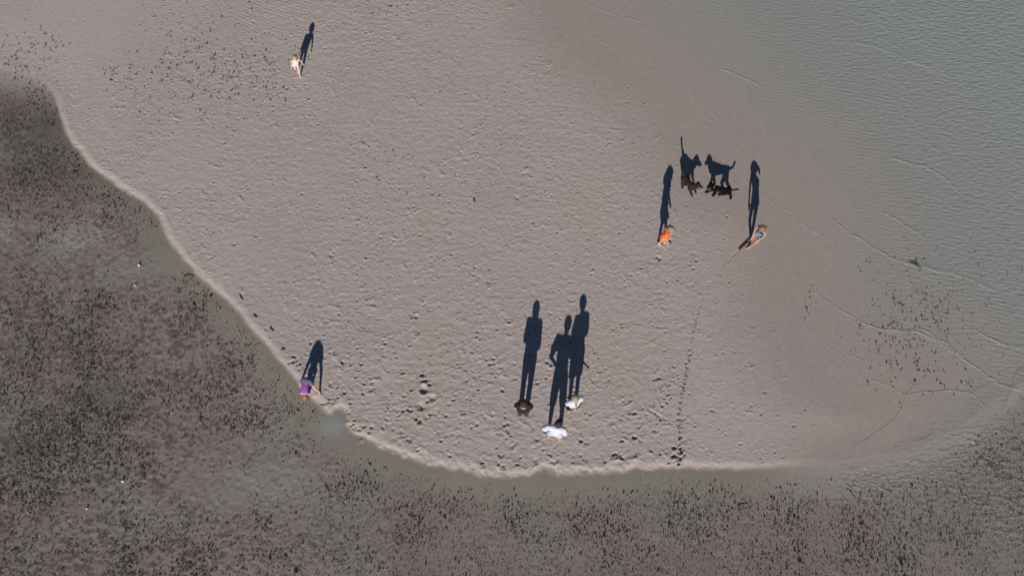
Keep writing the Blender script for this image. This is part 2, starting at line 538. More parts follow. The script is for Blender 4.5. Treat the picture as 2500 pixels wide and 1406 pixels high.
mud = lay(mud, (0.195, 0.185, 0.155), np.clip(blob(640, 1190, 120, 70) * 0.8 + blob(345, 1270, 60, 45) * 0.6 + blob(450, 610, 60, 40) * 0.4 + blob(330, 660, 80, 40) * 0.5, 0, 0.8))
mud = lay(mud, (0.245, 0.222, 0.205), np.clip(blob(120, 575, 140, 60) * (0.6 + f2) * 1.2, 0, 0.8))
mud = lay(mud, (0.072, 0.058, 0.052), np.clip(blob(60, 290, 150, 70) * (0.55 + 0.5 * f2) + blob(260, 980, 90, 60) * 0.5 + blob(120, 420, 160, 70) * 0.35 + blob(60, 1090, 120, 50) * 0.4, 0, 0.75))
mud = lay(mud, (0.27, 0.265, 0.25), np.clip(blob(812, 1042, 34, 20) * 0.7, 0, 0.8))
C = C * (1 - pool[..., None]) + mud * pool[..., None]
# pale clean lip along the scarp
lip = np.exp(-((sL - 0.06) / 0.05) ** 2) * soft * (0.34 + 0.6 * fbm(GX * 2.6, GY * 2.6, 95, 3) + 0.3 * fbm(GX * 11, GY * 11, 96, 2))
C = lay(C, (0.335, 0.292, 0.232), np.clip(lip, 0, 0.6))
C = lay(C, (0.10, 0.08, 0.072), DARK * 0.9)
C *= (1 - 0.075 * sstep(-sW, -1.6, -0.2) * (Z > 0.0) * (sL > 0))[..., None]      # sand soaked dark along the water's edge
C *= (1 + 0.05 * fbm(GX * 9, GY * 9, 97, 2) + 0.03 * n3)[..., None]
C = np.clip(C, 0.01, 0.9)

me = bpy.data.meshes.new("sand_flat")
nv = NX * NY
me.vertices.add(nv)
co = np.stack([GX, GY, Z], -1).astype(np.float32)
me.vertices.foreach_set('co', co.ravel())
idx = np.arange(nv, dtype=np.int32).reshape(NY, NX)
q = np.stack([idx[:-1, :-1], idx[:-1, 1:], idx[1:, 1:], idx[1:, :-1]], -1).reshape(-1, 4)
me.loops.add(q.size)
me.loops.foreach_set('vertex_index', q.ravel())
me.polygons.add(len(q))
me.polygons.foreach_set('loop_start', np.arange(0, q.size, 4, dtype=np.int32))
me.polygons.foreach_set('use_smooth', np.ones(len(q), bool))
at_c = me.color_attributes.new("Tone", 'FLOAT_COLOR', 'POINT')
at_c.data.foreach_set('color', np.concatenate([C, (0.25 + 0.75 * rough_amt[..., None]).astype(np.float32)], -1).ravel())
me.update(calc_edges=True)

gm = bpy.data.materials.new("sand_and_mud")
gm.use_nodes = True
n = gm.node_tree
b = n.nodes["Principled BSDF"]
b.inputs["Roughness"].default_value = 0.9
b.inputs["Specular IOR Level"].default_value = 0.15
ca = n.nodes.new("ShaderNodeAttribute")
ca.attribute_name = "Tone"
tc = n.nodes.new("ShaderNodeTexCoord")
nz = n.nodes.new("ShaderNodeTexNoise")
nz.inputs["Scale"].default_value = 38
nz.inputs["Detail"].default_value = 6
nz.inputs["Roughness"].default_value = 0.7
n.links.new(tc.outputs["Object"], nz.inputs["Vector"])
mr = n.nodes.new("ShaderNodeMapRange")
mr.inputs["From Min"].default_value = 0.25
mr.inputs["From Max"].default_value = 0.75
mr.inputs["To Min"].default_value = 0.86
mr.inputs["To Max"].default_value = 1.14
n.links.new(nz.outputs["Fac"], mr.inputs["Value"])
ml = n.nodes.new("ShaderNodeVectorMath")
ml.operation = 'SCALE'
n.links.new(ca.outputs["Color"], ml.inputs[0])
n.links.new(mr.outputs["Result"], ml.inputs["Scale"])
n.links.new(ml.outputs[0], b.inputs["Base Color"])
bp = n.nodes.new("ShaderNodeBump")
bp.inputs["Strength"].default_value = 1.0
bp.inputs["Distance"].default_value = 0.02
mpb = n.nodes.new("ShaderNodeMapping")
mpb.inputs["Scale"].default_value = (0.75, 1.25, 1)
n.links.new(tc.outputs["Object"], mpb.inputs["Vector"])
nb = n.nodes.new("ShaderNodeTexNoise")
nb.inputs["Scale"].default_value = 26
nb.inputs["Detail"].default_value = 5
nb.inputs["Roughness"].default_value = 0.65
n.links.new(mpb.outputs[0], nb.inputs["Vector"])
hb = n.nodes.new("ShaderNodeMath")
hb.operation = 'MULTIPLY'
n.links.new(nb.outputs["Fac"], hb.inputs[0])
n.links.new(ca.outputs["Alpha"], hb.inputs[1])
n.links.new(hb.outputs[0], bp.inputs["Height"])
n.links.new(bp.outputs["Normal"], b.inputs["Normal"])
me.materials.append(gm)
ground = link(bpy.data.objects.new("sand_flat", me))
tag(ground, kind='structure')


def ground_z(x, y):
    i = int(round((x - cx0) / CELL)) + ci0
    j = int(round((y - cy0) / CELL)) + cj0
    return float(Z[min(max(j, 0), NY - 1), min(max(i, 0), NX - 1)])


def spot(u, v):
    p = at(u, v)
    p.z = ground_z(p.x, p.y)
    return p


# ================================================================== THE WATER
wx, _, _ = axis(-17.0, 17.0, 0.25, 0, 900.0)
wy, _, _ = axis(0.0, 18.8, 0.25, 0, 900.0)
WX, WY = np.meshgrid(wx, wy)
wu, wv = to_px(WX, np.minimum(WY, 60))
wdW = poly_dist(WX, WY, WE)
wsW = np.where(inside(WX, WY, WE_POLY), wdW, -wdW)         # positive over the right-hand water
wdL = poly_dist(WX, WY, LE)
wsL = np.where(inside(WX, WY, LE_POLY), wdL, -wdL)
onR = (wsL > -0.3) * 1.0
w_rip = sstep(wsW, 0.2, 4.5) * onR * (0.55 + 0.45 * sstep(wu, 1600, 2300))
corner = np.clip(np.exp(-(((wu - 2330) / 260) ** 2 + ((wv - 1130) / 110) ** 2)) * 1.4 + np.exp(-(((wu - 2130) / 110) ** 2 + ((wv - 1175) / 40) ** 2)) * 1.2
                 + np.exp(-(((wu - 2480) / 120) ** 2 + ((wv - 1250) / 160) ** 2)), 0, 1)
w_chop = corner
w_murk = np.clip(0.035 * (1 - onR) + 0.03 * onR * sstep(wsW, .3, 2.0) + 0.40 * sstep(wsW, 0.3, 9.0) * onR + 0.14 * corner + 0.42 * np.exp(-(((wu - 812) / 30) ** 2 + ((wv - 1042) / 20) ** 2)), 0, 0.7)  # silt share; the corner term is added to make the caustic net show
wm = bpy.data.meshes.new("water")
nwx, nwy = len(wx), len(wy)
wm.vertices.add(nwx * nwy)
wm.vertices.foreach_set('co', np.stack([WX, WY, np.zeros_like(WX)], -1).astype(np.float32).ravel())
idx = np.arange(nwx * nwy, dtype=np.int32).reshape(nwy, nwx)
q = np.stack([idx[:-1, :-1], idx[:-1, 1:], idx[1:, 1:], idx[1:, :-1]], -1).reshape(-1, 4)
wm.loops.add(q.size)
wm.loops.foreach_set('vertex_index', q.ravel())
wm.polygons.add(len(q))
wm.polygons.foreach_set('loop_start', np.arange(0, q.size, 4, dtype=np.int32))
wm.polygons.foreach_set('use_smooth', np.ones(len(q), bool))
for nm, arr in (('ripple', w_rip), ('chop', w_chop), ('murk', w_murk)):
    wa = wm.attributes.new(nm, 'FLOAT', 'POINT')
    wa.data.foreach_set('value', arr.astype(np.float32).ravel())
wm.update(calc_edges=True)


def water_material():
    m = bpy.data.materials.new("shallow_water")
    m.use_nodes = True
    n = m.node_tree
    n.nodes.remove(n.nodes["Principled BSDF"])
    out = n.nodes["Material Output"]
    L = n.links.new

    def new(t, **kw):
        x = n.nodes.new(t)
        for k, v_ in kw.items():
            setattr(x, k, v_)
        return x

    def attr(nm):
        x = new("ShaderNodeAttribute")
        x.attribute_name = nm
        return x.outputs["Fac"]

    def math_(op, a_, b_):
        x = new("ShaderNodeMath", operation=op)
        for i, s_ in enumerate((a_, b_)):
            if isinstance(s_, (int, float)):
                x.inputs[i].default_value = s_
            else:
                L(s_, x.inputs[i])
        return x.outputs[0]
    tc = new("ShaderNodeTexCoord")
    # wind ripples: two trains of short crests, warped
    mp = new("ShaderNodeMapping")
    mp.inputs["Rotation"].default_value = (0, 0, R(10))
    mp.inputs["Scale"].default_value = (4.2, 13.0, 1)
    L(tc.outputs["Object"], mp.inputs["Vector"])
    r1 = new("ShaderNodeTexNoise")
    r1.inputs["Scale"].default_value = 1.15
    r1.inputs["Detail"].default_value = 2.5
    r1.inputs["Distortion"].default_value = 0.5
    L(mp.outputs[0], r1.inputs["Vector"])
    mp2 = new("ShaderNodeMapping")
    mp2.inputs["Rotation"].default_value = (0, 0, R(-32))
    mp2.inputs["Scale"].default_value = (4.6, 13.0, 1)
    L(tc.outputs["Object"], mp2.inputs["Vector"])
    r2 = new("ShaderNodeTexNoise")
    r2.inputs["Scale"].default_value = 1.0
    r2.inputs["Detail"].default_value = 2
    L(mp2.outputs[0], r2.inputs["Vector"])
    # meeting wavelets: a net of narrow crests, shaped to imitate the caustic net
    vo = new("ShaderNodeTexVoronoi", feature='SMOOTH_F1')
    vo.inputs["Scale"].default_value = 6.5
    vo.inputs["Smoothness"].default_value = 0.25
    nzv = new("ShaderNodeTexNoise")
    nzv.inputs["Scale"].default_value = 3
    L(tc.outputs["Object"], nzv.inputs["Vector"])
    wv_ = new("ShaderNodeVectorMath", operation='MULTIPLY_ADD')
    wv_.inputs[1].default_value = (0.35, 0.35, 0)
    L(nzv.outputs["Color"], wv_.inputs[0])
    mp3 = new("ShaderNodeMapping")
    mp3.inputs["Rotation"].default_value = (0, 0, R(25))
    mp3.inputs["Scale"].default_value = (0.8, 1.5, 1)
    L(tc.outputs["Object"], mp3.inputs["Vector"])
    L(mp3.outputs[0], wv_.inputs[2])
    L(wv_.outputs[0], vo.inputs["Vector"])
    net = math_('POWER', vo.outputs["Distance"], 2.0)
    h1 = math_('MULTIPLY', math_('ADD', r1.outputs["Fac"], math_('MULTIPLY', r2.outputs["Fac"], 0.55)), math_('MULTIPLY', attr('ripple'), 0.050))
    h2 = math_('MULTIPLY', net, math_('MULTIPLY', attr('chop'), 0.042))
    h = math_('ADD', h1, h2)
    bp = new("ShaderNodeBump")
    bp.inputs["Strength"].default_value = 1.0
    bp.inputs["Distance"].default_value = 1.0
    L(h, bp.inputs["Height"])
    tr = new("ShaderNodeBsdfTransparent")
    tr.inputs["Color"].default_value = (0.992, 0.995, 0.992, 1)
    df = new("ShaderNodeBsdfDiffuse")
    df.inputs["Color"].default_value = (0.325, 0.358, 0.342, 1)
    L(bp.outputs["Normal"], df.inputs["Normal"])
    mx = new("ShaderNodeMixShader")
    L(attr('murk'), mx.inputs[0])
    L(tr.outputs[0], mx.inputs[1])
    L(df.outputs[0], mx.inputs[2])
    gl = new("ShaderNodeBsdfGlossy")
    gl.inputs["Roughness"].default_value = 0.3
    L(bp.outputs["Normal"], gl.inputs["Normal"])
    # Schlick's reflectance, the same from either side of the thin sheet
    geo = new("ShaderNodeNewGeometry")
    dp = new("ShaderNodeVectorMath", operation='DOT_PRODUCT')
    L(geo.outputs["Incoming"], dp.inputs[0])
    L(bp.outputs["Normal"], dp.inputs[1])
    ab = math_('ABSOLUTE', dp.outputs["Value"], 0.0)
    refl = math_('ADD', 0.02, math_('MULTIPLY', 0.40, math_('POWER', math_('SUBTRACT', 1.0, ab), 5.0)))
    m2 = new("ShaderNodeMixShader")
    L(refl, m2.inputs[0])
    L(mx.outputs[0], m2.inputs[1])
    L(gl.outputs[0], m2.inputs[2])
    L(m2.outputs[0], out.inputs["Surface"])
    return m


wm.materials.append(water_material())
water = link(bpy.data.objects.new("water", wm))
tag(water, kind='structure')

# caustic light lines of lapping wavelets, put in as pale raised ribbons
caustic_m = bpy.data.materials.new("painted_caustic")
caustic_m.use_nodes = True
n = caustic_m.node_tree
b = n.nodes["Principled BSDF"]
b.inputs["Base Color"].default_value = (0.37, 0.338, 0.31, 1)
b.inputs["Roughness"].default_value = 0.5
tc = n.nodes.new("ShaderNodeTexCoord")
nz = n.nodes.new("ShaderNodeTexNoise")
nz.inputs["Scale"].default_value = 3.5
nz.inputs["Detail"].default_value = 5
n.links.new(tc.outputs["Object"], nz.inputs["Vector"])
mr = n.nodes.new("ShaderNodeMapRange")
mr.inputs["From Min"].default_value = 0.35
mr.inputs["From Max"].default_value = 0.6
mr.inputs["To Min"].default_value = 0.20
mr.inputs["To Max"].default_value = 0.55
n.links.new(nz.outputs["Fac"], mr.inputs["Value"])
n.links.new(mr.outputs["Result"], b.inputs["Alpha"])

CAUSTICS = [
    ([(1365, 10), (1400, 48), (1440, 88), (1480, 108), (1530, 131), (1580, 152), (1612, 168), (1650, 200), (1690, 236), (1730, 268), (1790, 322)], 0.028),
    ([(1412, 0), (1450, 18), (1490, 34), (1530, 45), (1565, 54)], 0.022),
    ([(1592, 168), (1625, 196), (1650, 228), (1690, 270), (1735, 292), (1770, 318)], 0.020),
    ([(1640, 262), (1662, 292), (1700, 330), (1724, 370), (1755, 396), (1790, 428), (1812, 450)], 0.016),
    ([(1806, 425), (1826, 446), (1860, 476), (1890, 498), (1930, 520), (1962, 550), (1990, 567), (2030, 590)], 0.030),
    ([(1790, 440), (1820, 466), (1850, 478), (1884, 510), (1905, 545), (1925, 570)], 0.016),
    ([(1918, 608), (1930, 632), (1950, 655), (1968, 672)], 0.024),
    ([(1880, 600), (1912, 632), (1945, 668), (1966, 690), (2000, 722), (2050, 755), (2100, 785), (2140, 801), (2190, 808), (2240, 812), (2285, 832), (2330, 862), (2372, 890), (2410, 918), (2440, 938), (2490, 955)], 0.034),
    ([(1908, 715), (1935, 745), (1960, 785), (1990, 818), (2030, 852), (2062, 890), (2085, 910), (2120, 926), (2160, 938), (2192, 955)], 0.024),
    ([(1940, 760), (1972, 800), (2000, 822), (2045, 845), (2072, 868), (2110, 878)], 0.016),
    ([(2030, 535), (2070, 566), (2110, 590), (2160, 622), (2200, 640), (2250, 652), (2300, 665), (2350, 676), (2395, 695), (2430, 712)], 0.042),
    ([(2160, 520), (2200, 545), (2240, 570), (2262, 585)], 0.022),
    ([(2240, 800), (2275, 818), (2312, 842), (2350, 872)], 0.016),
    ([(2370, 800), (2400, 818), (2440, 838), (2500, 855)], 0.030),
    ([(2070, 108), (2120, 112), (2170, 128), (2220, 150), (2290, 178)], 0.020),
    ([(2180, 388), (2225, 402), (2270, 414), (2310, 440), (2350, 480)], 0.030),
    ([(1760, 170), (1810, 188), (1860, 215)], 0.018),
    ([(2170, 935), (2200, 960), (2250, 958), (2310, 955), (2370, 962), (2410, 998)], 0.016),
    ([(2195, 1005), (2180, 1025), (2160, 1040), (2120, 1068), (2085, 1090)], 0.010),
    ([(2196, 1000), (2210, 970), (2228, 945), (2250, 938)], 0.014),
    ([(2370, 965), (2392, 950), (2420, 945)], 0.014),
    ([(2450, 1000), (2468, 960), (2480, 920), (2500, 900)], 0.022),
    ([(2280, 1030), (2276, 1055), (2262, 1068), (2230, 1078)], 0.014),
    ([(2050, 1160), (2062, 1180), (2085, 1200), (2096, 1222)], 0.018),
    ([(2078, 1150), (2100, 1172), (2140, 1185), (2180, 1210)], 0.018),
    ([(2110, 1165), (2140, 1158), (2165, 1165)], 0.016),
    ([(2225, 1170), (2240, 1190), (2268, 1205)], 0.016),
]
wr = random.Random(3)
for pts, wdt in CAUSTICS:
    P = smooth_line(ground_pts(pts), 10)
    vts, fcs = [], []
    nP = len(P)
    for i, p in enumerate(P):
        q_ = P[min(i + 1, nP - 1)]
        o_ = P[max(i - 1, 0)]
        d = Vector((q_[0] - o_[0], q_[1] - o_[1]))
        d.normalize()
        nrm = Vector((-d.y, d.x))
        jit = 0.014 * math.sin(i * 0.55 + wdt * 1e3) + wr.uniform(-.008, .008)
        c_ = Vector(p[:2]) + nrm * jit
        w_ = wdt * (0.35 + 0.65 * math.sin(math.pi * min(1, (i + 1) / 6, (nP - i) / 6) / 2)) * wr.uniform(0.55, 1.15)
        zz = max(ground_z(c_.x, c_.y), 0.0)
        for k, hh in ((-1, 0.0005), (-0.3, 0.010), (0.3, 0.010), (1, 0.0005)):
            e = c_ + nrm * (w_ * 0.5 * k)
            vts.append((e.x, e.y, zz + hh))
    for i in range(nP - 1):
        for k in range(3):
            fcs.append((i * 4 + k, i * 4 + k + 1, i * 4 + 5 + k, i * 4 + 4 + k))
    mw = bpy.data.meshes.new("caustic_line")
    mw.from_pydata(vts, [], fcs)
    smooth(mw)
    mw.materials.append(caustic_m)
    link(bpy.data.objects.new("caustic_line", mw), water)

# ================================================================== SOLID BUILDING
def add_capsule(bm, p0, r0, p1, r1, wide=None, ratio=1.0, seg=12):
    """a tapered rounded limb; wide = direction in which the section is 'ratio' times wider"""
    p0, p1 = Vector(p0), Vector(p1)
    d = p1 - p0
    if d.length < 1e-6:
        d = Vector((0, 0, 1e-4))
    dn = d.normalized()
    if wide is None:
        wide = Vector((1, 0, 0)) if abs(dn.x) < 0.8 else Vector((0, 1, 0))
    a_ = Vector(wide)
    a_ = (a_ - dn * a_.dot(dn)).normalized()
    b_ = dn.cross(a_)
    rings = []
    prof = [(-1.0, 0.0), (-0.8, 0.6), (-0.45, 0.893), (0.0, 1.0)]
    for t, s_ in prof:
        rings.append((p0 + dn * (t * r0), r0 * s_))
    for t, s_ in reversed(prof):
        rings.append((p1 - dn * (t * r1), r1 * s_))
    prev = None
    for c_, r_ in rings:
        if r_ == 0.0:
            cur = [bm.verts.new(c_)]
        else:
            cur = [bm.verts.new(c_ + (a_ * math.cos(2 * math.pi * k / seg) * ratio + b_ * math.sin(2 * math.pi * k / seg)) * r_) for k in range(seg)]
        if prev is not None:
            for k in range(seg):
                k2 = (k + 1) % seg
                if len(prev) == 1:
                    bm.faces.new((prev[0], cur[k2], cur[k]))
                elif len(cur) == 1:
                    bm.faces.new((prev[k], prev[k2], cur[0]))
                else:
                    bm.faces.new((prev[k], prev[k2], cur[k2], cur[k]))
        prev = cur


def add_ball(bm, c, rad, rot=None):
    r_ = bmesh.ops.create_icosphere(bm, subdivisions=3, radius=1.0)
    M = Matrix.Translation(Vector(c)) @ (rot.to_4x4() if rot else Matrix.Identity(4)) @ Matrix.Diagonal((rad[0], rad[1], rad[2], 1))
    bmesh.ops.transform(bm, matrix=M, verts=r_['verts'])


def solid(name, build, material, parent, voxel=0.008, smooth_n=3, fuzz=0.0, fuzz_s=30.0):
    """closed shapes merged into ONE continuous skin"""
    bm = bmesh.new()
    build(bm)
    bmesh.ops.recalc_face_normals(bm, faces=bm.faces)
    m0 = bpy.data.meshes.new("tmp")
    bm.to_mesh(m0)
    bm.free()
    o = bpy.data.objects.new("tmp", m0)
    col.objects.link(o)
    md = o.modifiers.new("r", 'REMESH')
    md.mode = 'VOXEL'
    md.voxel_size = voxel
    if smooth_n:
        ms = o.modifiers.new("s", 'SMOOTH')
        ms.factor = 0.5
        ms.iterations = smooth_n
    dg = bpy.context.evaluated_depsgraph_get()
    dg.update()
    m1 = bpy.data.meshes.new_from_object(o.evaluated_get(dg))
    bpy.data.objects.remove(o)
    bpy.data.meshes.remove(m0)
    m1.name = name
    if fuzz:
        nvv = len(m1.vertices)
        cc = np.empty(nvv * 3, np.float32)
        nn = np.empty(nvv * 3, np.float32)
        m1.vertices.foreach_get('co', cc)
        m1.vertices.foreach_get('normal', nn)
        cc = cc.reshape(-1, 3)
        nn = nn.reshape(-1, 3)
        k = vnoise(cc[:, 0] * fuzz_s + cc[:, 2] * 17, cc[:, 1] * fuzz_s - cc[:, 2] * 23, 4) + 0.5 * vnoise(cc[:, 0] * fuzz_s * 2.3 + cc[:, 2] * 41, cc[:, 1] * fuzz_s * 2.3 + cc[:, 2] * 37, 9) - 0.75
        cc = cc + nn * (k * fuzz)[:, None]
        m1.vertices.foreach_set('co', cc.astype(np.float32).ravel())
    smooth(m1)
    m1.materials.clear()
    m1.materials.append(material)
    m1.update()
    return link(bpy.data.objects.new(name, m1), parent)


def small_ball(name, c, r_, material, parent, rad=None):
    bm = bmesh.new()
    rr = bmesh.ops.create_icosphere(bm, subdivisions=2, radius=r_)
    if rad:
        bmesh.ops.transform(bm, matrix=Matrix.Diagonal((*rad, 1)), verts=rr['verts'])
    bmesh.ops.translate(bm, vec=Vector(c), verts=bm.verts)
    m = bpy.data.meshes.new(name)
    bm.to_mesh(m)
    bm.free()
    smooth(m)
    m.materials.append(material)
    return link(bpy.data.objects.new(name, m), parent)


# ================================================================== PEOPLE
skin_tan = mat("skin_tanned", (0.34, 0.185, 0.13), 0.55, 0.35, 0.06, 14)
skin_fair = mat("skin_fair", (0.43, 0.255, 0.20), 0.55, 0.35, 0.06, 14)
skin_pale = mat("skin_pale", (0.46, 0.315, 0.26), 0.55, 0.35, 0.06, 14)
hair_brown = mat("hair_brown", (0.018, 0.008, 0.006), 0.55, 0.3, rgb2=(0.036, 0.016, 0.011), scale=45, bump=0.6, bscale=120)
hair_blond = mat("hair_blond", (0.18, 0.13, 0.07), 0.5, 0.5, rgb2=(0.32, 0.24, 0.14), scale=40, bump=0.6, bscale=120)
hair_sandy = mat("hair_sandy", (0.17, 0.11, 0.055), 0.5, 0.5, rgb2=(0.27, 0.185, 0.10), scale=40, bump=0.6, bscale=120)
hair_auburn = mat("hair_auburn", (0.13, 0.068, 0.033), 0.5, 0.5, rgb2=(0.22, 0.125, 0.06), scale=40, bump=0.6, bscale=120)
white_cloth = mat("white_cotton", (0.45, 0.46, 0.52), 0.85, 0.2, 0.03, 12, bump=0.4, bscale=25)
grey_cloth = mat("pale_grey_cloth", (0.36, 0.37, 0.41), 0.85, 0.2, 0.05, 12, bump=0.4, bscale=25)
brown_cloth = mat("brown_knit", (0.024, 0.015, 0.013), 0.9, 0.08, 0.25, 30, bump=0.7, bscale=60)
trouser_cloth = mat("brown_trouser_cloth", (0.048, 0.034, 0.032), 0.9, 0.08, 0.15, 30, bump=0.5, bscale=40)
navy_cloth = mat("navy_cloth", (0.018, 0.021, 0.042), 0.8, 0.3, 0.2, 30, bump=0.4, bscale=60)
dark_short = mat("dark_short_cloth", (0.03, 0.03, 0.04), 0.85, 0.2, 0.2, 30)
orange_cloth = mat("orange_cotton", (0.80, 0.125, 0.022), 0.8, 0.2, 0.08, 10, bump=0.7, bscale=16)
pinkwhite = mat("pale_pink_swimsuit", (0.56, 0.44, 0.43), 0.7, 0.3, 0.05, 20)
navy_print = mat("navy_floral_print", (0.03, 0.035, 0.10), 0.85, 0.2, rgb2=(0.16, 0.15, 0.24), scale=38)
eye_m = mat("eye", (0.02, 0.015, 0.012), 0.2, 0.5)
lip_m = mat("lips", (0.33, 0.12, 0.11), 0.5, 0.4)
band_m = mat("pale_band", (0.45, 0.32, 0.27), 0.7, 0.3)


class Fig:
    """a figure worked in its own frame: r to its right, f forward, z up"""

    def __init__(self, u, v, yaw, H, label, group, head_k=1.0, dz=0.0):
        base = spot(u, v)
        base.z = max(base.z, -0.02) + dz
        self.base = base
        y = R(yaw)
        self.f = Vector((math.sin(y), math.cos(y), 0))
        self.r = Vector((math.cos(y), -math.sin(y), 0))
        self.H = H
        self.k = H / 1.72
        self.hk = head_k
        self.e = empty("person", base)
        tag(self.e, label, "person", group)
        self.J = {}

    def p(self, r_, f_, z_):
        return self.r * r_ + self.f * f_ + Vector((0, 0, z_))

    def px(self, u, v, h):
        return at(u, v, h + self.base.z) - self.base

    def stand(self, **over):
        """joints as fractions of the height, in r, f, z"""
        J = dict(ankle_l=(-.05, 0, .04), ankle_r=(.05, 0, .04), toe_l=(-.06, .085, .018), toe_r=(.06, .085, .018),
                 knee_l=(-.055, .012, .285), knee_r=(.055, .012, .285), hip_l=(-.053, 0, .51), hip_r=(.053, 0, .51),
                 pelvis=(0, 0, .54), waist=(0, .004, .62), chest=(0, .0, .735), sho_l=(-.105, -.005, .80), sho_r=(.105, -.005, .80),
                 neck=(0, 0, .83), head=(0, .012, .93), elb_l=(-.135, -.01, .635), elb_r=(.135, -.01, .635),
                 wri_l=(-.145, .03, .50), wri_r=(.145, .03, .50), hand_l=(-.145, .04, .44), hand_r=(.145, .04, .44))
        J.update(over)
        for k_, v_ in J.items():
            self.J[k_] = v_ if isinstance(v_, Vector) else self.p(v_[0] * self.H, v_[1] * self.H, v_[2] * self.H)
        return self

    def face(self, dirv=None, up=None):
        self.look = (dirv or self.f).normalized()
        self.hup = (up or Vector((0, 0, 1)))
        self.hup = (self.hup - self.look * self.hup.dot(self.look)).normalized()
        self.hside = self.look.cross(self.hup).normalized()
        self.hrot = Matrix((self.hside, self.look, self.hup)).transposed()
        return self

    def hp(self, s_, f_, u_):
        hr = 0.112 * self.k * self.hk
        return self.J['head'] + (self.hside * s_ + self.look * f_ + self.hup * u_) * hr

    def body(self, skin, voxel=0.0105, girth=1.0):
        J, k, g = self.J, self.k, girth
        hr = 0.112 * k * self.hk

        def build(bm):
            sw = (J['sho_r'] - J['sho_l'])
            hw = (J['hip_r'] - J['hip_l'])
            add_capsule(bm, J['pelvis'], .105 * k * g, J['waist'], .092 * k * g, hw, 1.35)
            add_capsule(bm, J['waist'], .092 * k * g, J['chest'], .105 * k * g, sw, 1.35)
            add_capsule(bm, J['sho_l'].lerp(J['sho_r'], .12), .058 * k, J['sho_l'].lerp(J['sho_r'], .88), .058 * k)
            add_capsule(bm, J['chest'], .085 * k, J['sho_l'].lerp(J['sho_r'], .5), .07 * k, sw, 1.5)
            add_capsule(bm, J['sho_l'].lerp(J['sho_r'], .5), .058 * k, J['head'] - self.hup * hr * .55, .05 * k)
            add_ball(bm, J['head'], (hr * .72, hr * .88, hr * 1.0), self.hrot)
            add_ball(bm, self.hp(0, .22, -.55), (hr * .5, hr * .55, hr * .42), self.hrot)      # jaw
            add_capsule(bm, self.hp(0, .86, .05), hr * .10, self.hp(0, 1.0, -.18), hr * .13)    # nose
            for s_ in (-1, 1):
                add_ball(bm, self.hp(.74 * s_, 0, -.05), (hr * .11, hr * .16, hr * .24), self.hrot)
            for s_ in 'lr':
                sgn = -1 if s_ == 'l' else 1
                add_capsule(bm, J['sho_' + s_], .053 * k * g, J['elb_' + s_], .040 * k * g)
                add_capsule(bm, J['elb_' + s_], .040 * k * g, J['wri_' + s_], .027 * k)
                w, h_ = J['wri_' + s_], J['hand_' + s_]
                d = (h_ - w)
                if d.length < 1e-4:
                    d = Vector((0, 0, -.05))
                d.normalize()
                side = d.cross(self.r if abs(d.dot(self.r)) < .8 else self.f).normalized()
                pal = w + d * .075 * k
                add_capsule(bm, w, .026 * k, pal, .024 * k, side, 1.6)
                curl = (self.r * -sgn * .35 + self.f * .2)
                for q_, ln in enumerate((.060, .070, .066, .052)):
                    b0 = pal + side * (.030 - .020 * q_) * k
                    b1 = b0 + (d + curl * .3).normalized() * ln * .55 * k
                    b2 = b1 + (d + curl).normalized() * ln * .5 * k
                    add_capsule(bm, b0, .0105 * k + .001, b1, .0098 * k + .001, seg=8)
                    add_capsule(bm, b1, .0098 * k + .001, b2, .0088 * k + .001, seg=8)
                t0 = w + d * .02 * k + side * .03 * k
                t1 = t0 + (d * .7 + side * .8).normalized() * .045 * k
                add_capsule(bm, t0, .014 * k, t1, .012 * k, seg=8)
                add_capsule(bm, t1, .012 * k, t1 + (d + side * .1).normalized() * .035 * k, .010 * k, seg=8)
                add_capsule(bm, J['hip_' + s_], .086 * k * g, J['knee_' + s_], .058 * k * g)
                add_capsule(bm, J['knee_' + s_], .058 * k * g, J['knee_' + s_].lerp(J['ankle_' + s_], .35), .056 * k * g)
                add_capsule(bm, J['knee_' + s_].lerp(J['ankle_' + s_], .3), .057 * k * g, J['ankle_' + s_], .037 * k)
                tt = J['toe_' + s_]
                hd = (tt - J['ankle_' + s_])
                hd.z = 0
                hd.normalize()
                heel = J['ankle_' + s_] - hd * .03 * k
                heel.z = J['ankle_' + s_].z - .03 * k
                add_capsule(bm, J['ankle_' + s_], .036 * k, heel, .034 * k)
                add_capsule(bm, J['ankle_' + s_], .034 * k, tt, .026 * k, hd.cross(Vector((0, 0, 1))), 1.5)
                for q_ in range(5):
                    sd_ = hd.cross(Vector((0, 0, 1))) * (.034 - .017 * q_) * k * sgn * -1
                    add_capsule(bm, tt + sd_, .011 * k, tt + sd_ + hd * (.045 - .005 * q_) * k, .010 * k, seg=8)
        o = solid("body", build, skin, self.e, voxel)
        for s_ in (-1, 1):
            small_ball("eye", self.hp(.30 * s_, .80, .08), hr * .085, eye_m, self.e)
        small_ball("mouth", self.hp(0, .80, -.42), hr * .12, lip_m, self.e, (1.4, .8, .6))
        return o

    def wear(self, name, prims, material, voxel=0.011, smooth_n=3, fuzz=0.0, fs=14.0):
        def build(bm):
            for pr in prims:
                if pr[0] == 'ball':
                    add_ball(bm, pr[1], pr[2], pr[3] if len(pr) > 3 else None)
                else:
                    add_capsule(bm, *pr)
        return solid(name, build, material, self.e, voxel, smooth_n, fuzz, fs)

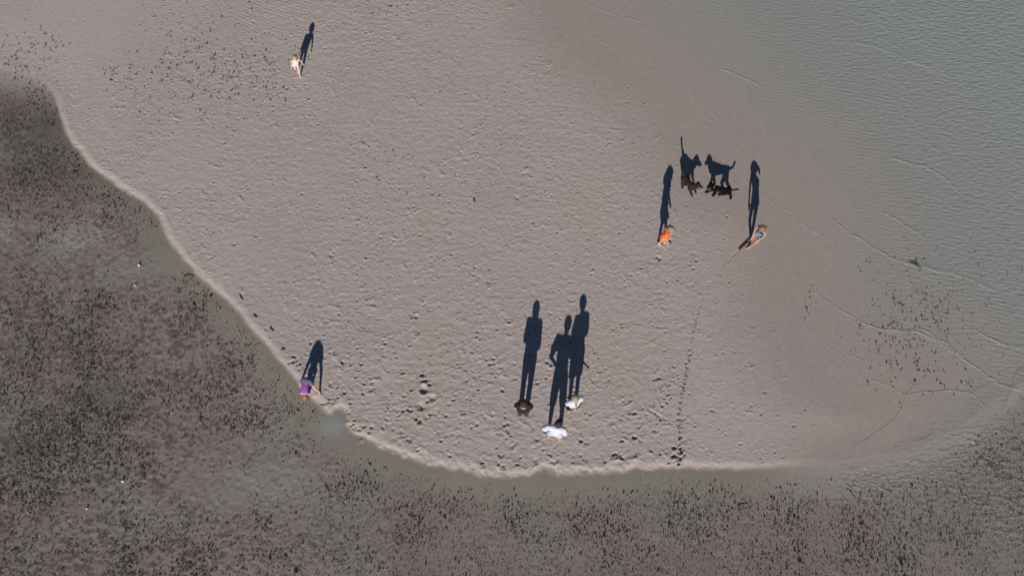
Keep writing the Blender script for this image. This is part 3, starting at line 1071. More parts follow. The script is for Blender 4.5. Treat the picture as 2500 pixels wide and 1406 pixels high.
    def torso_cloth(self, e=.018, hem=None, girth=1.0, sleeve=.55, sleeve_r=1.25):
        J, k = self.J, self.k
        sw = J['sho_r'] - J['sho_l']
        mid = J['sho_l'].lerp(J['sho_r'], .5)
        pr = [(J['waist'], .092 * k * girth + e, J['chest'], .105 * k * girth + e, sw, 1.38),
              (J['chest'], .088 * k + e, mid, .066 * k + e, sw, 1.55),
              (J['sho_l'], .060 * k + e, J['sho_r'], .060 * k + e)]
        hem = J['pelvis'] if hem is None else hem
        pr.append((J['waist'], .092 * k * girth + e, hem, .104 * k * girth + e, sw, 1.4))
        for s_ in 'lr':
            a_, b_ = J['sho_' + s_], J['elb_' + s_]
            if sleeve <= 1:
                pr.append((a_, .056 * k + e, a_.lerp(b_, sleeve), .050 * k * sleeve_r + e * .6))
            else:
                pr.append((a_, .056 * k + e, b_, .044 * k + e))
                pr.append((b_, .044 * k + e, b_.lerp(J['wri_' + s_], sleeve - 1), .032 * k + e))
        return pr

    def legs_cloth(self, e=.015, to=.45, flare=1.0, girth=1.0):
        J, k = self.J, self.k
        hw = J['hip_r'] - J['hip_l']
        pr = [(J['pelvis'], .108 * k * girth + e, J['waist'].lerp(J['pelvis'], .5), .098 * k * girth + e, hw, 1.36)]
        for s_ in 'lr':
            h_, kn, an = J['hip_' + s_], J['knee_' + s_], J['ankle_' + s_]
            if to <= 1:
                pr.append((h_, .088 * k * girth + e, h_.lerp(kn, to), (.088 - .030 * to) * k * flare + e))
            else:
                pr.append((h_, .088 * k * girth + e, kn, .058 * k * flare + e))
                pr.append((kn, .058 * k * flare + e, kn.lerp(an, to - 1), .045 * k * flare + e))
        return pr

    def hair(self, material, extra=(), e=1.14, back=-.16, upp=.14):
        hr = 0.112 * self.k * self.hk
        pr = [('ball', self.hp(0, back, upp), (hr * .80 * e, hr * .86 * e, hr * .93 * e), self.hrot),
              ('ball', self.hp(0, -.38, -.25), (hr * .72, hr * .58, hr * .68), self.hrot)]
        for x in extra:
            pr.append(x)
        return self.wear("hair", pr, material, 0.007, 2, 0.010, 60)


grp_ad = "adults watching from the sand"
grp_ch = "children playing on the sand"

# ---- woman in brown, arms folded, back to the camera
w = Fig(1277, 1014, 2, 1.68, "adult in a brown jacket and trousers, dark hair, arms folded, seen from behind", grp_ad)
w.stand(ankle_l=(-.052, 0, .04), ankle_r=(.048, .0, .04), elb_l=(-.118, .02, .655), elb_r=(.116, .015, .605), wri_l=(.02, .105, .66), wri_r=(-.03, .11, .645),
        hand_l=(.07, .095, .665), hand_r=(-.085, .10, .66), head=(0.0, .012, .925), sho_l=(-.092, -.005, .81), sho_r=(.092, -.005, .805))
w.face(Vector((.1, 1, -.12)))
w.body(skin_fair)
w.wear("trousers", w.legs_cloth(.016, 1.97, 1.0), trouser_cloth, fuzz=.006)
w.wear("jacket", w.torso_cloth(.020, w.J['pelvis'] + Vector((0, 0, -.05)), 1.08, 1.85), brown_cloth, fuzz=.012)
hr = .112 * w.k
w.hair(hair_brown, [(w.hp(0, -.55, -.2), hr * .62, w.hp(0, -.62, -1.0), hr * .42, w.hside, 1.5)])
w.wear("collar", [(w.hp(-.55, -.85, -1.12), .016, w.hp(0, -1.08, -1.2), .018), (w.hp(0, -1.08, -1.2), .018, w.hp(.55, -.85, -1.12), .016)], band_m, .006, 1)

# ---- man in white shirt and navy cap
m = Fig(1352, 1069, 13, 1.76, "adult in white t-shirt, navy cap and knee-length shorts, one hand on hip", grp_ad)
m.stand(ankle_l=(-.092, 0, .04), ankle_r=(.088, -.01, .04), toe_l=(-.105, .08, .016), toe_r=(.105, .075, .016), knee_l=(-.078, .012, .285), knee_r=(.076, .008, .285),
        sho_l=(-.108, .0, .80), sho_r=(.108, .005, .805), chest=(0, .008, .735), neck=(.004, .03, .84), head=(.018, .052, .918),
        elb_l=(-.19, -.03, .665), wri_l=(-.108, .02, .585), hand_l=(-.08, .05, .565), elb_r=(.155, -.03, .655), wri_r=(.155, .01, .545), hand_r=(.13, .05, .50))
m.face(Vector((.42, .85, -.42)))
m.body(skin_tan, girth=1.08)
m.wear("shorts", m.legs_cloth(.020, .95, 1.30, 1.02), grey_cloth, fuzz=.008)
m.wear("shirt", m.torso_cloth(.020, m.J['pelvis'], 1.06, .62, 1.4), white_cloth, fuzz=.006, fs=9)
hr = .112 * m.k
m.hair(hair_brown, e=1.04, back=-.1, upp=.02)
cap = m.wear("cap", [('ball', m.hp(0, -.06, .28), (hr * .90, hr * 1.02, hr * .86), m.hrot), (m.hp(-.35, .75, .32), .012, m.hp(.35, .75, .32), .012),
                     (m.hp(0, .7, .34), .014, m.hp(0, 1.45, .18), .012, m.hside, 5.0)], navy_cloth, .007, 2)

# ---- blond woman
bl = Fig(1396, 1003, -20, 1.70, "adult with a blond ponytail, white t-shirt and dark shorts, arms folded, seen from behind", grp_ad)
bl.stand(sho_l=(-.090, -.005, .80), sho_r=(.090, -.005, .80), elb_l=(-.115, .02, .63), elb_r=(.117, .015, .63), wri_l=(.02, .105, .655), wri_r=(-.03, .11, .64), hand_l=(.07, .095, .665), hand_r=(-.085, .10, .66),
         ankle_l=(-.06, 0, .04), ankle_r=(.055, -.005, .04), head=(0, .016, .925))
bl.face(Vector((-.1, 1, -.15)))
bl.body(skin_tan)
bl.wear("shorts", bl.legs_cloth(.02, .78, 1.35), dark_short, fuzz=.006)
bl.wear("shirt", bl.torso_cloth(.017, bl.J['pelvis'], 1.05, .7, 1.4), white_cloth, fuzz=.005, fs=9)
hr = .112 * bl.k
bl.hair(hair_blond, [(bl.hp(0, -.95, .25), hr * .26, bl.hp(0, -1.35, -.1), hr * .30), (bl.hp(0, -1.35, -.1), hr * .30, bl.hp(.05, -1.45, -1.6), hr * .26), (bl.hp(.05, -1.45, -1.6), hr * .26, bl.hp(.05, -1.3, -2.4), hr * .12)])

# ---- girl in the orange dress
og = Fig(1615, 597, 112, 1.27, "child in a loose orange dress with long light hair, looking down at the sand", grp_ch, 1.28)
og.stand(ankle_l=(-.03, .055, .04), ankle_r=(.035, -.075, .04), toe_l=(-.035, .13, .018), toe_r=(.05, -.005, .018), knee_l=(-.045, .045, .275), knee_r=(.045, -.02, .275), head=(0, .065, .905),
         neck=(0, .035, .82), chest=(0, .02, .72), sho_l=(-.10, .025, .785), sho_r=(.10, .015, .785), elb_l=(-.12, .03, .63), elb_r=(.135, .045, .62), wri_l=(-.125, .08, .50), wri_r=(.115, .115, .47),
         hand_l=(-.12, .1, .45), hand_r=(.11, .135, .41))
og.face(og.f * .9 + og.r * .15 + Vector((0, 0, -.5)))
og.body(skin_fair, .0085)
pr = og.torso_cloth(.02, og.J['pelvis'], 1.05, .55, 1.5)
kk = og.k
pr += [(og.J['waist'], .10 * kk + .02, og.p(0, -.005, .42), .14 * kk, og.r, 1.15), (og.p(0, -.005, .66), .11 * kk, og.p(-.04, -.06, .47), .11 * kk)]
og.wear("dress", [tuple(x) for x in pr], orange_cloth, fuzz=.022, fs=12)
hr = .112 * kk * 1.28
og.hair(hair_sandy, [(og.hp(0, -.5, -.2), hr * .62, og.hp(0, -.75, -1.4), hr * .45, og.hside, 1.5), (og.hp(0, -.75, -1.4), hr * .45, og.hp(.1, -.55, -2.3), hr * .25, og.hside, 1.6),
                     (og.hp(.72, -.1, -.2), hr * .28, og.hp(.72, .05, -1.3), hr * .18), (og.hp(-.72, -.1, -.2), hr * .28, og.hp(-.72, .05, -1.3), hr * .18)])

# ---- girl in the blue swimsuit dragging a stick
sw = Fig(1837, 596, -128, 1.37, "child in a navy swimsuit with light blue stripes, looking down at a stick", grp_ch, 1.22)
sw.stand(ankle_l=sw.px(1831, 602, .055), ankle_r=sw.px(1833, 586, .055), toe_l=sw.px(1825, 606, .022), toe_r=sw.px(1825, 588, .022), knee_l=(-.06, .05, .28), knee_r=(.065, .05, .28),
         pelvis=(0, -.03, .54), waist=(0, -.03, .62), hip_l=(-.053, -.03, .51), hip_r=(.053, -.03, .51), chest=(0, -.005, .735), sho_l=(-.10, .01, .795), sho_r=(.10, .01, .795),
         neck=(0, .03, .83), head=(0, .055, .912), elb_l=(-.12, .03, .645), elb_r=(.12, .03, .645), wri_l=(-.075, .085, .505), wri_r=(.07, .09, .49), hand_l=(-.055, .10, .455), hand_r=(.05, .105, .44))
sw.face(sw.f * .8 + Vector((0, 0, -.6)))
sw.body(skin_tan, .0085, .92)
J = sw.J
e_ = .010
sw_m = stripe_mat("swimsuit_print", (0, 0, 1), .52, -1.20, [(0, (.012, .018, .05)), (.14, (.10, .34, .50)), (.20, (.012, .018, .05)), (.26, (.12, .38, .56)), (.36, (.012, .018, .05)),
                                                          (.42, (.16, .42, .60)), (.52, (.012, .018, .05)), (.58, (.10, .34, .50)), (.66, (.012, .018, .05))], .06)
sv = J['sho_r'] - J['sho_l']
sw.wear("swimsuit", [(J['pelvis'], .105 * sw.k + e_, J['waist'], .092 * sw.k + e_, sv, 1.36), (J['waist'], .092 * sw.k + e_, J['chest'], .105 * sw.k + e_, sv, 1.36),
                     (J['chest'], .09 * sw.k + e_, J['chest'].lerp(J['neck'], .55), .055 * sw.k + e_, sv, 1.5), (J['hip_l'], .08 * sw.k + e_, J['hip_r'], .08 * sw.k + e_)], sw_m, .008)
hr = .112 * sw.k * 1.22
sw.hair(hair_auburn, [(sw.hp(-.2, -.85, .0), hr * .32, sw.hp(-.7, -.9, -1.0), hr * .34), (sw.hp(-.7, -.9, -1.0), hr * .34, sw.hp(-.85, -.75, -1.5), hr * .22)])

# ---- toddler at the top
td = Fig(731, 182, 168, 0.94, "toddler with blond hair in a pale pink swimsuit walking barefoot across the flat", grp_ch, 1.52)
td.stand(ankle_l=(-.025, .10, .045), ankle_r=(.03, -.11, .05), toe_l=(-.03, .185, .02), toe_r=(.035, -.02, .02), knee_l=(-.05, .085, .27), knee_r=(.055, .0, .27), head=(-.075, .02, .89), neck=(-.06, .01, .79),
         sho_l=(-.17, 0, .75), sho_r=(.055, 0, .76), chest=(-.05, 0, .70), waist=(-.03, .008, .60), pelvis=(-.015, 0, .54), elb_l=(-.215, -.01, .60), elb_r=(.10, -.01, .60), wri_l=(-.24, .02, .475), wri_r=(.145, .02, .46), hand_l=(-.25, .03, .42), hand_r=(.16, .03, .41))
td.face(td.f * .95 + Vector((0, 0, -.15)))
td.body(skin_pale, .0075, 1.12)
J = td.J
sv = J['sho_r'] - J['sho_l']
td.wear("swimsuit", [(J['pelvis'], .105 * td.k * 1.12 + e_, J['waist'], .092 * td.k * 1.12 + e_, sv, 1.38), (J['waist'], .092 * td.k * 1.12 + e_, J['chest'], .105 * td.k * 1.12 + e_, sv, 1.38),
                     (J['chest'], .09 * td.k + e_, J['chest'].lerp(J['neck'], .6), .06 * td.k + e_, sv, 1.5), (J['hip_l'], .088 * td.k + e_, J['hip_r'], .088 * td.k + e_)], pinkwhite, .007)
td.hair(hair_blond, e=1.12)

# ---- child bending over at the water's edge, legs apart
bd = Fig(758, 946, 172, 1.16, "child in a striped magenta top bent double at the water's edge", grp_ch, 1.25)
hipc = Vector((0.0, 0.06, .575))
loc = {}
loc['pelvis'] = hipc
loc['hip_l'] = hipc + Vector((.075, 0, -.03))
loc['hip_r'] = hipc + Vector((-.075, 0, -.03))
loc['ankle_l'] = bd.px(779, 956, .05)
loc['ankle_r'] = bd.px(735, 933, .05)
loc['toe_l'] = loc['ankle_l'] + Vector((.03, -.095, -.03))
loc['toe_r'] = loc['ankle_r'] + Vector((-.03, -.095, -.03))
loc['knee_l'] = loc['hip_l'].lerp(loc['ankle_l'], .5) + Vector((.035, -.05, 0))
loc['knee_r'] = loc['hip_r'].lerp(loc['ankle_r'], .5) + Vector((-.03, -.04, 0))
loc['waist'] = Vector((-.025, -.04, .555))
loc['chest'] = Vector((-.045, -.17, .455))
loc['sho_l'] = Vector((.025, -.235, .375))
loc['sho_r'] = Vector((-.135, -.225, .375))
loc['neck'] = Vector((-.06, -.255, .35))
loc['head'] = Vector((-.07, -.295, .245))
loc['elb_l'] = Vector((.02, -.25, .21))
loc['elb_r'] = Vector((-.145, -.25, .21))
loc['wri_l'] = Vector((-.03, -.27, .085))
loc['wri_r'] = Vector((-.11, -.27, .085))
loc['hand_l'] = Vector((-.04, -.28, .03))
loc['hand_r'] = Vector((-.10, -.28, .03))
bd.stand(**loc)
bd.face(Vector((-.05, .75, -.45)), Vector((0, -.5, -.85)))
bd.body(skin_fair, .0085)
ax = (bd.J['neck'] - bd.J['waist']).normalized()
t0 = bd.J['waist'].dot(ax)
top_m = stripe_mat("striped_top", tuple(ax), .34, -(t0 - .04) / .34, [(0, (.20, .032, .11)), (.36, (.03, .09, .50)), (.58, (.26, .04, .12)), (.84, (.40, .16, .18))])
bd.wear("shirt", bd.torso_cloth(.008, bd.J['waist'], .95, .25, 1.0), top_m, .008, fuzz=.006)
bd.wear("shorts", bd.legs_cloth(.014, .42, 1.15, 1.08), navy_print, .008, fuzz=.006)
hr = .112 * bd.k * 1.25
bd.hair(hair_auburn, [(bd.hp(0, .1, .9), hr * .5, bd.hp(0, .35, 1.4), hr * .3)])

# ================================================================== DOGS
fur_brown = mat("curly_brown_fur", (0.017, 0.010, 0.0085), 0.9, 0.05, rgb2=(0.040, 0.025, 0.022), scale=26, bump=1.0, bscale=70)
fur_dark = mat("curly_dark_fur", (0.0045, 0.003, 0.0026), 0.9, 0.04, rgb2=(0.010, 0.0068, 0.006), scale=30, bump=1.0, bscale=70)
nose_m = mat("dog_nose", (0.006, 0.005, 0.005), 0.3, 0.5)
collar_m = mat("grey_collar", (0.30, 0.31, 0.34), 0.6, 0.4)


def dog(label, base_px, paws, rump, chest, head, muzzle, tail, fur, collar):
    """paws: ground places in the photograph; the trunk joints: place and height"""
    base = spot(*base_px)
    base.z = max(base.z, 0.0)
    e = empty("dog", base)
    tag(e, label, "dog", "dogs playing between the children")

    def w(u, v, h):
        return at(u, v, h + base.z) - base
    ru, ch, hd, mz = w(*rump), w(*chest), w(*head), w(*muzzle)
    fwd = (ch - ru)
    fwd.z = 0
    fwd.normalize()
    side = fwd.cross(Vector((0, 0, 1)))
    lf = (mz - hd).normalized()

    def build(bm):
        mid = ru.lerp(ch, .5)
        add_capsule(bm, ru, .080, mid + Vector((0, 0, .005)), .076, side, .95)
        add_capsule(bm, mid + Vector((0, 0, .005)), .076, ch, .098, Vector((0, 0, 1)), 1.2)
        add_capsule(bm, ch + fwd * .05, .085, hd - lf * .04 + Vector((0, 0, -.02)), .062)
        add_ball(bm, hd, (.082, .082, .078))
        add_capsule(bm, hd + Vector((0, 0, -.015)), .058, mz, .036)
        hs = lf.cross(Vector((0, 0, 1))).normalized()
        for s_ in (-1, 1):                                   # hanging ears
            b0 = hd + hs * s_ * .07 + Vector((0, 0, .03)) - lf * .02
            add_capsule(bm, b0, .026, b0 + hs * s_ * .022 + Vector((0, 0, -.10)), .030, lf, 1.5)
        pr = None
        for t in tail:
            q_ = w(*t)
            if pr is None:
                add_capsule(bm, ru - fwd * .05 + Vector((0, 0, .05)), .036, q_, .022)
            else:
                add_capsule(bm, pr, .022, q_, .030 if t is tail[-1] else .024)
            pr = q_
        for i, (u_, v_) in enumerate(paws):
            g = w(u_, v_, 0.0)
            g.z = 0
            s_ = -1 if i % 2 == 0 else 1
            if i < 2:                                        # front: shoulder, elbow, wrist
                sh = ch + side * s_ * .065 + Vector((0, 0, -.03))
                el = sh.lerp(g, .42) - fwd * .045
                wr_ = sh.lerp(g, .80) - fwd * .008
                wr_.z = max(wr_.z, .08)
                add_capsule(bm, sh, .056, el, .036)
                add_capsule(bm, el, .032, wr_, .024)
                add_capsule(bm, wr_, .023, g + Vector((0, 0, .03)), .020)
            else:                                            # hind: hip, knee forward, hock back
                sh = ru + side * s_ * .06 + Vector((0, 0, -.02))
                kn = sh.lerp(g, .45) + fwd * .055
                hk_ = sh.lerp(g, .66) - fwd * .035
                hk_.z = max(hk_.z, .13)
                add_capsule(bm, sh, .072, kn, .044)
                add_capsule(bm, kn, .043, hk_, .025)
                add_capsule(bm, hk_, .023, g + Vector((0, 0, .03)), .020)
            add_capsule(bm, g + Vector((0, 0, .021)), .022, g + fwd * .04 + Vector((0, 0, .019)), .019, side, 1.15)
    solid("body", build, fur, e, .007, 1, .011, 60)
    small_ball("nose", mz + lf * .036 + Vector((0, 0, .008)), .017, nose_m, e)
    hs = lf.cross(Vector((0, 0, 1))).normalized()
    for s_ in (-1, 1):
        small_ball("eye", hd + lf * .066 + hs * s_ * .036 + Vector((0, 0, .035)), .011, eye_m, e)
    if collar:
        bm = bmesh.new()
        nk = (ch + fwd * .05).lerp(hd, .52)
        axn = (hd - ch).normalized()
        a_ = axn.cross(Vector((0, 0, 1))).normalized()
        b_ = axn.cross(a_)
        rr = []
        for k in range(20):
            t = 2 * math.pi * k / 20
            d = a_ * math.cos(t) + b_ * math.sin(t)
            rr.append([bm.verts.new(nk + d * r_ + axn * z_) for r_, z_ in ((.086, -.012), (.092, -.012), (.092, .012), (.086, .012))])
        for k in range(20):
            for j in range(4):
                bm.faces.new((rr[k][j], rr[(k + 1) % 20][j], rr[(k + 1) % 20][(j + 1) % 4], rr[k][(j + 1) % 4]))
        mm = bpy.data.meshes.new("collar")
        bm.to_mesh(mm)
        bm.free()
        smooth(mm)
        mm.materials.append(collar_m)
        link(bpy.data.objects.new("collar", mm), e)
    return e


dog("curly mid-brown dog with its tail held straight up, facing the darker dog", (1680, 462),
    [(1697, 469), (1688, 477), (1672, 452), (1665, 458)], (1672, 434, .42), (1688, 455, .42), (1704, 452, .53), (1713, 457, .49),
    [(1668, 424, .55), (1667, 420, .68), (1667, 419, .74)], fur_brown, False)
dog("nearly black curly dog with a grey collar, striding towards the browner dog", (1757, 478),
    [(1742, 479), (1725, 471), (1757, 477), (1785, 486)], (1779, 465, .43), (1745, 460, .43), (1736, 453, .56), (1728, 456, .52),
    [(1788, 464, .46), (1796, 463, .50), (1801, 462, .58)], fur_dark, True)

# ================================================================== DRIFTWOOD, SHELLS
wood_m = mat("wet_driftwood", (0.030, 0.022, 0.017), 0.8, 0.3, rgb2=(0.07, 0.052, 0.04), scale=40, bump=0.8, bscale=90)
shell_m = mat("white_shell", (0.52, 0.49, 0.45), 0.6, 0.5, 0.08, 60)


def stick(name, pts, r0, r1, label, cat, group=None, twigs=(), hold=None):
    """a bent stick through places (u, v, height) in the photograph"""
    P = []
    for (u, v, h) in pts:
        p = at(u, v, h)
        z0 = ground_z(p.x, p.y)
        if h <= .02:
            p = at(u, v, max(z0, -0.01))
            p.z = z0 + r0 * .7 + h
        P.append(p)
    base = P[0].copy()
    e = bpy.data.objects.new(name, None)

    def build(bm):
        for i in range(len(P) - 1):
            ra, rb = r0 + (r1 - r0) * i / (len(P) - 1), r0 + (r1 - r0) * (i + 1) / (len(P) - 1)
            add_capsule(bm, P[i] - base, ra, P[i + 1] - base, rb, seg=7)
        for (t, du, dv, ln) in twigs:
            i = int(t * (len(P) - 1))
            s0 = P[i].lerp(P[min(i + 1, len(P) - 1)], t * (len(P) - 1) - i) - base
            add_capsule(bm, s0, r1 * .8, s0 + Vector((du, dv, .02)).normalized() * ln, r1 * .4, seg=6)
    bm = bmesh.new()
    build(bm)
    mm = bpy.data.meshes.new(name)
    bm.to_mesh(mm)
    bm.free()
    smooth(mm)
    mm.materials.append(wood_m)
    o = link(bpy.data.objects.new(name, mm))
    o.location = base
    bpy.data.objects.remove(e)
    tag(o, label, cat, group)
    return o


stick("driftwood_stick", [(1805, 609, 0.0), (1812, 603, .008), (1820, 596, .016), (1829, 589, .02)], .030, .024, "dark stick lying on the sand by the feet of the child in the swimsuit", "stick")
stick("driftwood_stick", [(2226, 641, .0), (2236, 646, .015), (2243, 651, .01), (2250, 655, .0)], .028, .018, "short dark driftwood branch lying across a caustic line in the right-hand shallows", "stick", twigs=[(.2, .5, .8, .22), (.45, .2, 1, .16), (.1, -.6, .6, .14)])
for lab, pts in [("topmost of four dark twigs on the sand beside the left water's edge", [(586, 723), (590, 728), (593, 732)]),
                 ("hooked dark twig, second from the top of four beside the left water's edge", [(620, 769), (624, 774), (628, 774)]),
                 ("dark twig on the sand, third from the top of four beside the left water's edge", [(660, 800), (664, 805), (668, 808)]),
                 ("stubby dark twig on the sand, lowest of four beside the left water's edge", [(689, 850), (693, 853), (696, 852)])]:
    stick("driftwood_twig", [(u, v, 0.004) for u, v in pts], .015, .010, lab, "twig", "twigs by the left water's edge")
stick("driftwood_twig", [(1424, 888, .012), (1432, 895, .014), (1438, 901, .01)], .014, .010, "thin twig on the sand beside the blond adult's shadow", "twig")
stick("driftwood_twig", [(1156, 484, .03), (1157, 489, .02), (1159, 494, .01)], .022, .016, "small dark twig alone on the middle of the sand flat", "twig")
stick("driftwood_twig", [(1802, 1246, .06), (1812, 1242, .06), (1825, 1238, .06)], .014, .008, "thin forked twig among the weed stalks in the lower pool", "twig", twigs=[(.4, .2, .9, .16), (.7, .9, -.2, .14)])
stick("driftwood_twig", [(447, 678, .03), (457, 674, .03), (472, 677, .03)], .012, .008, "thin pale-ended twig floating close to the left shoreline", "twig", twigs=[(.8, .3, -.9, .12)])


def shell(u, v, s, label):
    p = at(u, v, 0.0)
    z0 = min(ground_z(p.x, p.y), 0.0)
    bm = bmesh.new()
    # a scallop-like valve: ribbed dome with an edge
    nr, ns = 5, 18
    rows = []
    for i in range(nr + 1):
        t = i / nr
        row = []
        for k in range(ns):
            a_ = 2 * math.pi * k / ns
            rad = s * t * (1 + .07 * math.cos(9 * a_)) * (1 - .22 * max(0, -math.sin(a_)))
            row.append(bm.verts.new((rad * math.cos(a_), rad * math.sin(a_) * .85, s * .75 * (1 - t * t) + .035)))
        rows.append(row)
    for i in range(nr):
        for k in range(ns):
            k2 = (k + 1) % ns
            if i == 0:
                if k % 2 == 0:
                    pass
            bm.faces.new((rows[i][k], rows[i][k2], rows[i + 1][k2], rows[i + 1][k]))
    low_ = [bm.verts.new((v_.co.x * .9, v_.co.y * .9, -.01)) for v_ in rows[-1]]
    for k in range(ns):
        bm.faces.new((rows[-1][k], rows[-1][(k + 1) % ns], low_[(k + 1) % ns], low_[k]))
    bmesh.ops.remove_doubles(bm, verts=bm.verts, dist=1e-4)
    bmesh.ops.recalc_face_normals(bm, faces=bm.faces)
    mm = bpy.data.meshes.new("seashell")
    bm.to_mesh(mm)
    bm.free()
    smooth(mm)
    mm.materials.append(shell_m)
    o = link(bpy.data.objects.new("seashell", mm))
    o.location = (p.x, p.y, z0 + .01)
    o.rotation_euler = (R(18), 0, R(u * 7 % 360))
    tag(o, label, "shell", "white shells in the left pool")


shell(340, 648, .032, "white shell in the upper part of the left pool, nearest the shoreline")
shell(329, 697, .024, "white shell in the left pool just below the shell nearest the shoreline")
shell(299, 1173, .045, "largest white shell, among dense weed in the lower left pool")
shell(211, 1240, .036, "white shell in the lower left pool, left of and below the largest shell")
shell(418, 1005, .022, "small white shell in the weed, highest of the lower left pool's shells")
shell(560, 1134, .018, "tiny white shell on the bare green patch of the lower left pool")

# ================================================================== WEED
weed_red = mat("dark_reddish_weed", (0.050, 0.027, 0.023), 0.75, 0.3, rgb2=(0.095, 0.056, 0.049), scale=12)
weed_green = mat("dark_olive_weed", (0.042, 0.034, 0.020), 0.75, 0.3, rgb2=(0.080, 0.068, 0.045), scale=12)
weed_black = mat("black_weed", (0.022, 0.017, 0.015), 0.75, 0.3, rgb2=(0.045, 0.035, 0.030), scale=12)


def blades(rs, n_, r_, h_, spread, lean):
    """verts and faces of a tuft: tapered bent blades, three-sided"""
    vt, fc = [], []
    for _k in range(n_):
        a_ = rs.uniform(0, 6.28)
        d = rs.uniform(0, spread)
        bx, by = d * math.cos(a_), d * math.sin(a_)
        hh = h_ * rs.uniform(.55, 1.1)
        la = rs.uniform(0, 6.28)
        lx, ly = math.cos(la) * lean * rs.random(), math.sin(la) * lean * rs.random()
        i0 = len(vt)
        for (t, rr) in ((0, 1.0), (.55, .85)):
            for s_ in range(3):
                an = s_ * 2.094 + a_
                vt.append((bx + lx * hh * t * t + r_ * rr * math.cos(an), by + ly * hh * t * t + r_ * rr * math.sin(an), hh * t))
        vt.append((bx + lx * hh, by + ly * hh, hh))
        for s_ in range(3):
            s2 = (s_ + 1) % 3
            fc.append((i0 + s_, i0 + s2, i0 + 3 + s2))
            fc.append((i0 + s_, i0 + 3 + s2, i0 + 3 + s_))
            fc.append((i0 + 3 + s_, i0 + 3 + s2, i0 + 6))
    return np.array(vt, np.float32), np.array(fc, np.int32)


rs = random.Random(11)
CLUMPS = [blades(rs, 1 + i % 3, .025, .046, .034, .9) for i in range(9)]
STALKS = [blades(rs, 1 + i % 2, .0155, .064, .016, .5) for i in range(8)]
SPRIGS = [blades(rs, rs.randint(2, 4), .009, .036, .032, 1.0) for _ in range(6)]
TUFTS = [blades(rs, rs.randint(2, 4), .013, .034, .028, 1.1) for _ in range(8)]


def meshes_of(kind, variants, mats):
    out = []
    for i, (vt, fc) in enumerate(variants):
        m_ = bpy.data.meshes.new(kind)
        m_.from_pydata([tuple(map(float, x)) for x in vt], [], [tuple(map(int, x)) for x in fc])
        m_.materials.append(mats[i % len(mats)])
        out.append(m_)
    return out


def sow(kind, variants, mats, items, label, cat, group, stuff_name):
    """items: (x, y, size). The 300 largest become things of their own, the rest one mass."""
    items = sorted(items, key=lambda t: -t[2])
    ms = meshes_of(kind, variants, mats)
    for (x, y, s_) in items[:300]:
        o = bpy.data.objects.new(kind, ms[rs.randrange(len(ms))])
        o.location = (x, y, ground_z(x, y) - .004)
        o.scale = (s_, s_, s_ * rs.uniform(.8, 1.15))
        o.rotation_euler = (0, 0, rs.uniform(0, 6.28))
        col.objects.link(o)
        tag(o, label, cat, group)
    rest = items[300:]
    if not rest:
        return
    VV, FF, MI, base = [], [], [], 0
    for (x, y, s_) in rest:
        k = rs.randrange(len(variants))
        vt, fc = variants[k]
        a_ = rs.uniform(0, 6.28)
        c, s2 = math.cos(a_), math.sin(a_)
        w_ = vt * s_
        q_ = np.empty_like(w_)
        q_[:, 0] = w_[:, 0] * c - w_[:, 1] * s2 + x
        q_[:, 1] = w_[:, 0] * s2 + w_[:, 1] * c + y
        q_[:, 2] = w_[:, 2] + ground_z(x, y) - .004
        VV.append(q_)
        FF.append(fc + base)
        MI.append(np.full(len(fc), k % len(mats), np.int32))
        base += len(vt)
    VV = np.concatenate(VV)
    FF = np.concatenate(FF)
    MI = np.concatenate(MI)
    m_ = bpy.data.meshes.new(stuff_name)
    m_.vertices.add(len(VV))
    m_.vertices.foreach_set('co', VV.ravel())
    m_.loops.add(FF.size)
    m_.loops.foreach_set('vertex_index', FF.ravel())
    m_.polygons.add(len(FF))
    m_.polygons.foreach_set('loop_start', np.arange(0, FF.size, 3, dtype=np.int32))
    for x in mats:
        m_.materials.append(x)
    m_.polygons.foreach_set('material_index', MI)
    m_.update(calc_edges=True)
    o = link(bpy.data.objects.new(stuff_name, m_))
    tag(o, kind='stuff')


# where weed grows in the pool
def ell(u, v, cu, cv, ru, rv):
    return np.exp(-(((u - cu) / ru) ** 2 + ((v - cv) / rv) ** 2))


N = 330000
px_ = rng.uniform(X0, X1, N)
py_ = rng.uniform(Y0, Y1, N)
uu, vv = to_px(px_, py_)
sl = sample_z(sL, px_, py_)
sz_ = rng.random(N)
cl = fbm(px_ * 1.1, py_ * 1.1, 131, 3)
cl2 = fbm(px_ * 3.5, py_ * 3.5, 133, 2)
bare = np.clip(ell(uu, vv, 640, 1195, 130, 65) * .95 + ell(uu, vv, 345, 1280, 70, 55) * .8 + ell(uu, vv, 440, 615, 75, 50) * .8 + ell(uu, vv, 325, 665, 100, 40) * .8 + ell(uu, vv, 110, 575, 120, 50) * .55
               + ell(uu, vv, 820, 1050, 70, 60) * 1.0 + ell(uu, vv, 60, 150, 100, 45) * .85 + ell(uu, vv, 210, 330, 60, 40) * .4 + ell(uu, vv, 250, 670, 60, 40) * .5, 0, 1)
dense = np.clip(ell(uu, vv, 120, 430, 220, 100) * .9 + ell(uu, vv, 260, 980, 160, 100) * .8 + ell(uu, vv, 1000, 1330, 500, 120) * .7 + ell(uu, vv, 60, 1080, 150, 120) * .7 + ell(uu, vv, 1900, 1330, 500, 100) * .7
                + ell(uu, vv, 150, 1320, 300, 120) * .5 + ell(uu, vv, 2400, 1230, 220, 150) * .9, 0, 1)
off = sstep(-sl, 0.05, 0.30 + 0.2 * (cl + .3))
off = np.where(uu > 850, sstep(-sl, 0.25, 1.0 + .4 * cl), off)
off = np.where((uu > 2000), sstep(-sl, 0.1, 1.6) * .9, off)
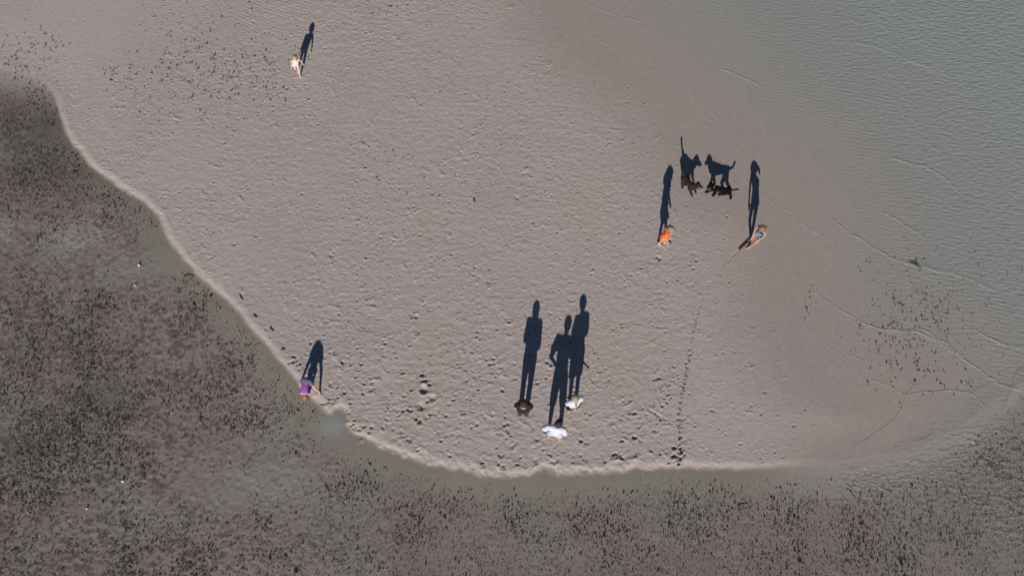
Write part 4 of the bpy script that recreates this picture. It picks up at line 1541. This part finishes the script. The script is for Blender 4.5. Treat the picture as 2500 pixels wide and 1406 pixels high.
prob = off * np.clip(.40 + .24 * sstep(uu, 700, 1100) + (.55 - .2 * sstep(uu, 700, 1100)) * cl + .30 * cl2 + .50 * dense - .75 * bare, .02, 1.0)
ok = (rng.random(N) < prob) & (sl < -.03)
stalk_side = np.clip(sstep(uu, 620, 1050) * sstep(vv, 1100, 1200) + 0.0, 0, 1)
is_stalk = rng.random(N) < stalk_side
big = np.exp(rng.normal(0, .33, N)) * (0.42 + .24 * np.clip(cl + dense * .4, 0, 1))
cl_items = [(x, y, s_) for x, y, s_ in zip(px_[ok & ~is_stalk], py_[ok & ~is_stalk], big[ok & ~is_stalk])]
st_items = [(x, y, s_ * 1.0) for x, y, s_ in zip(px_[ok & is_stalk], py_[ok & is_stalk], big[ok & is_stalk])]
sow("weed_clump", CLUMPS, [weed_red, weed_red, weed_green], cl_items, "dark reddish weed clump standing in the shallow left pool", "weed", "weed clumps in the left pool", "weed_bed")
sow("weed_stalk", STALKS, [weed_red, weed_black, weed_red], st_items, "thin dark weed stalk poking up from the lower pool", "weed", "weed stalks in the lower pool", "stalk_bed")

# scattered tufts in the clear shallows on the right
items = []
C_T = [(2265, 738, 62, 28, 130), (2190, 762, 48, 28, 60), (2270, 765, 40, 22, 36), (2210, 800, 70, 30, 26), (2160, 830, 70, 28, 60), (2290, 850, 75, 50, 80), (2390, 790, 50, 45, 26), (1985, 730, 22, 22, 12), (1965, 768, 25, 20, 5),
       (2160, 910, 60, 20, 16), (2250, 895, 55, 22, 24), (2350, 930, 45, 30, 26), (2170, 950, 50, 25, 12), (2470, 660, 40, 50, 26), (2440, 550, 45, 40, 9), (2220, 650, 70, 12, 14), (2300, 620, 45, 16, 10), (2130, 660, 40, 10, 8), (2380, 700, 60, 50, 10)]
for (cu, cv, su, sv_, k) in C_T:
    for _ in range(k):
        u_, v_ = rs.gauss(cu, su), rs.gauss(cv, sv_)
        if v_ < 560 and u_ < 2380 or u_ > 2520:
            continue
        p = at(u_, v_)
        items.append((p.x, p.y, rs.choice([.55, .7, .9, 1.15])))
sow("weed_tuft", TUFTS, [weed_green, weed_black, weed_red], items, "small dark weed tuft scattered in the clear shallows at right", "weed", "weed tufts in the right-hand shallows", "tuft_patch")

# dry sprigs and litter on the upper left of the flat
items = []
for (cu, cv, su, sv_, k) in [(520, 160, 90, 55, 190), (600, 190, 60, 30, 90), (440, 215, 70, 40, 70), (560, 120, 90, 40, 60), (305, 180, 28, 16, 30), (75, 105, 45, 22, 60), (60, 140, 50, 25, 50), (30, 190, 60, 25, 60), (930, 25, 60, 14, 30),
                             (540, 240, 90, 40, 60), (100, 250, 40, 30, 40), (450, 30, 50, 25, 20), (950, 380, 50, 30, 26), (1010, 460, 70, 50, 16)]:
    for _ in range(k):
        u_, v_ = rs.gauss(cu, su), rs.gauss(cv, sv_)
        if u_ < -10 or v_ < -10:
            continue
        p = at(u_, v_)
        items.append((p.x, p.y, rs.choice([.6, .8, 1.0, 1.3])))
sow("weed_sprig", SPRIGS, [weed_black, weed_red], items, "tiny dark weed sprig stuck in the upper left sand", "weed", "weed sprigs on the upper left sand", "sprig_litter")
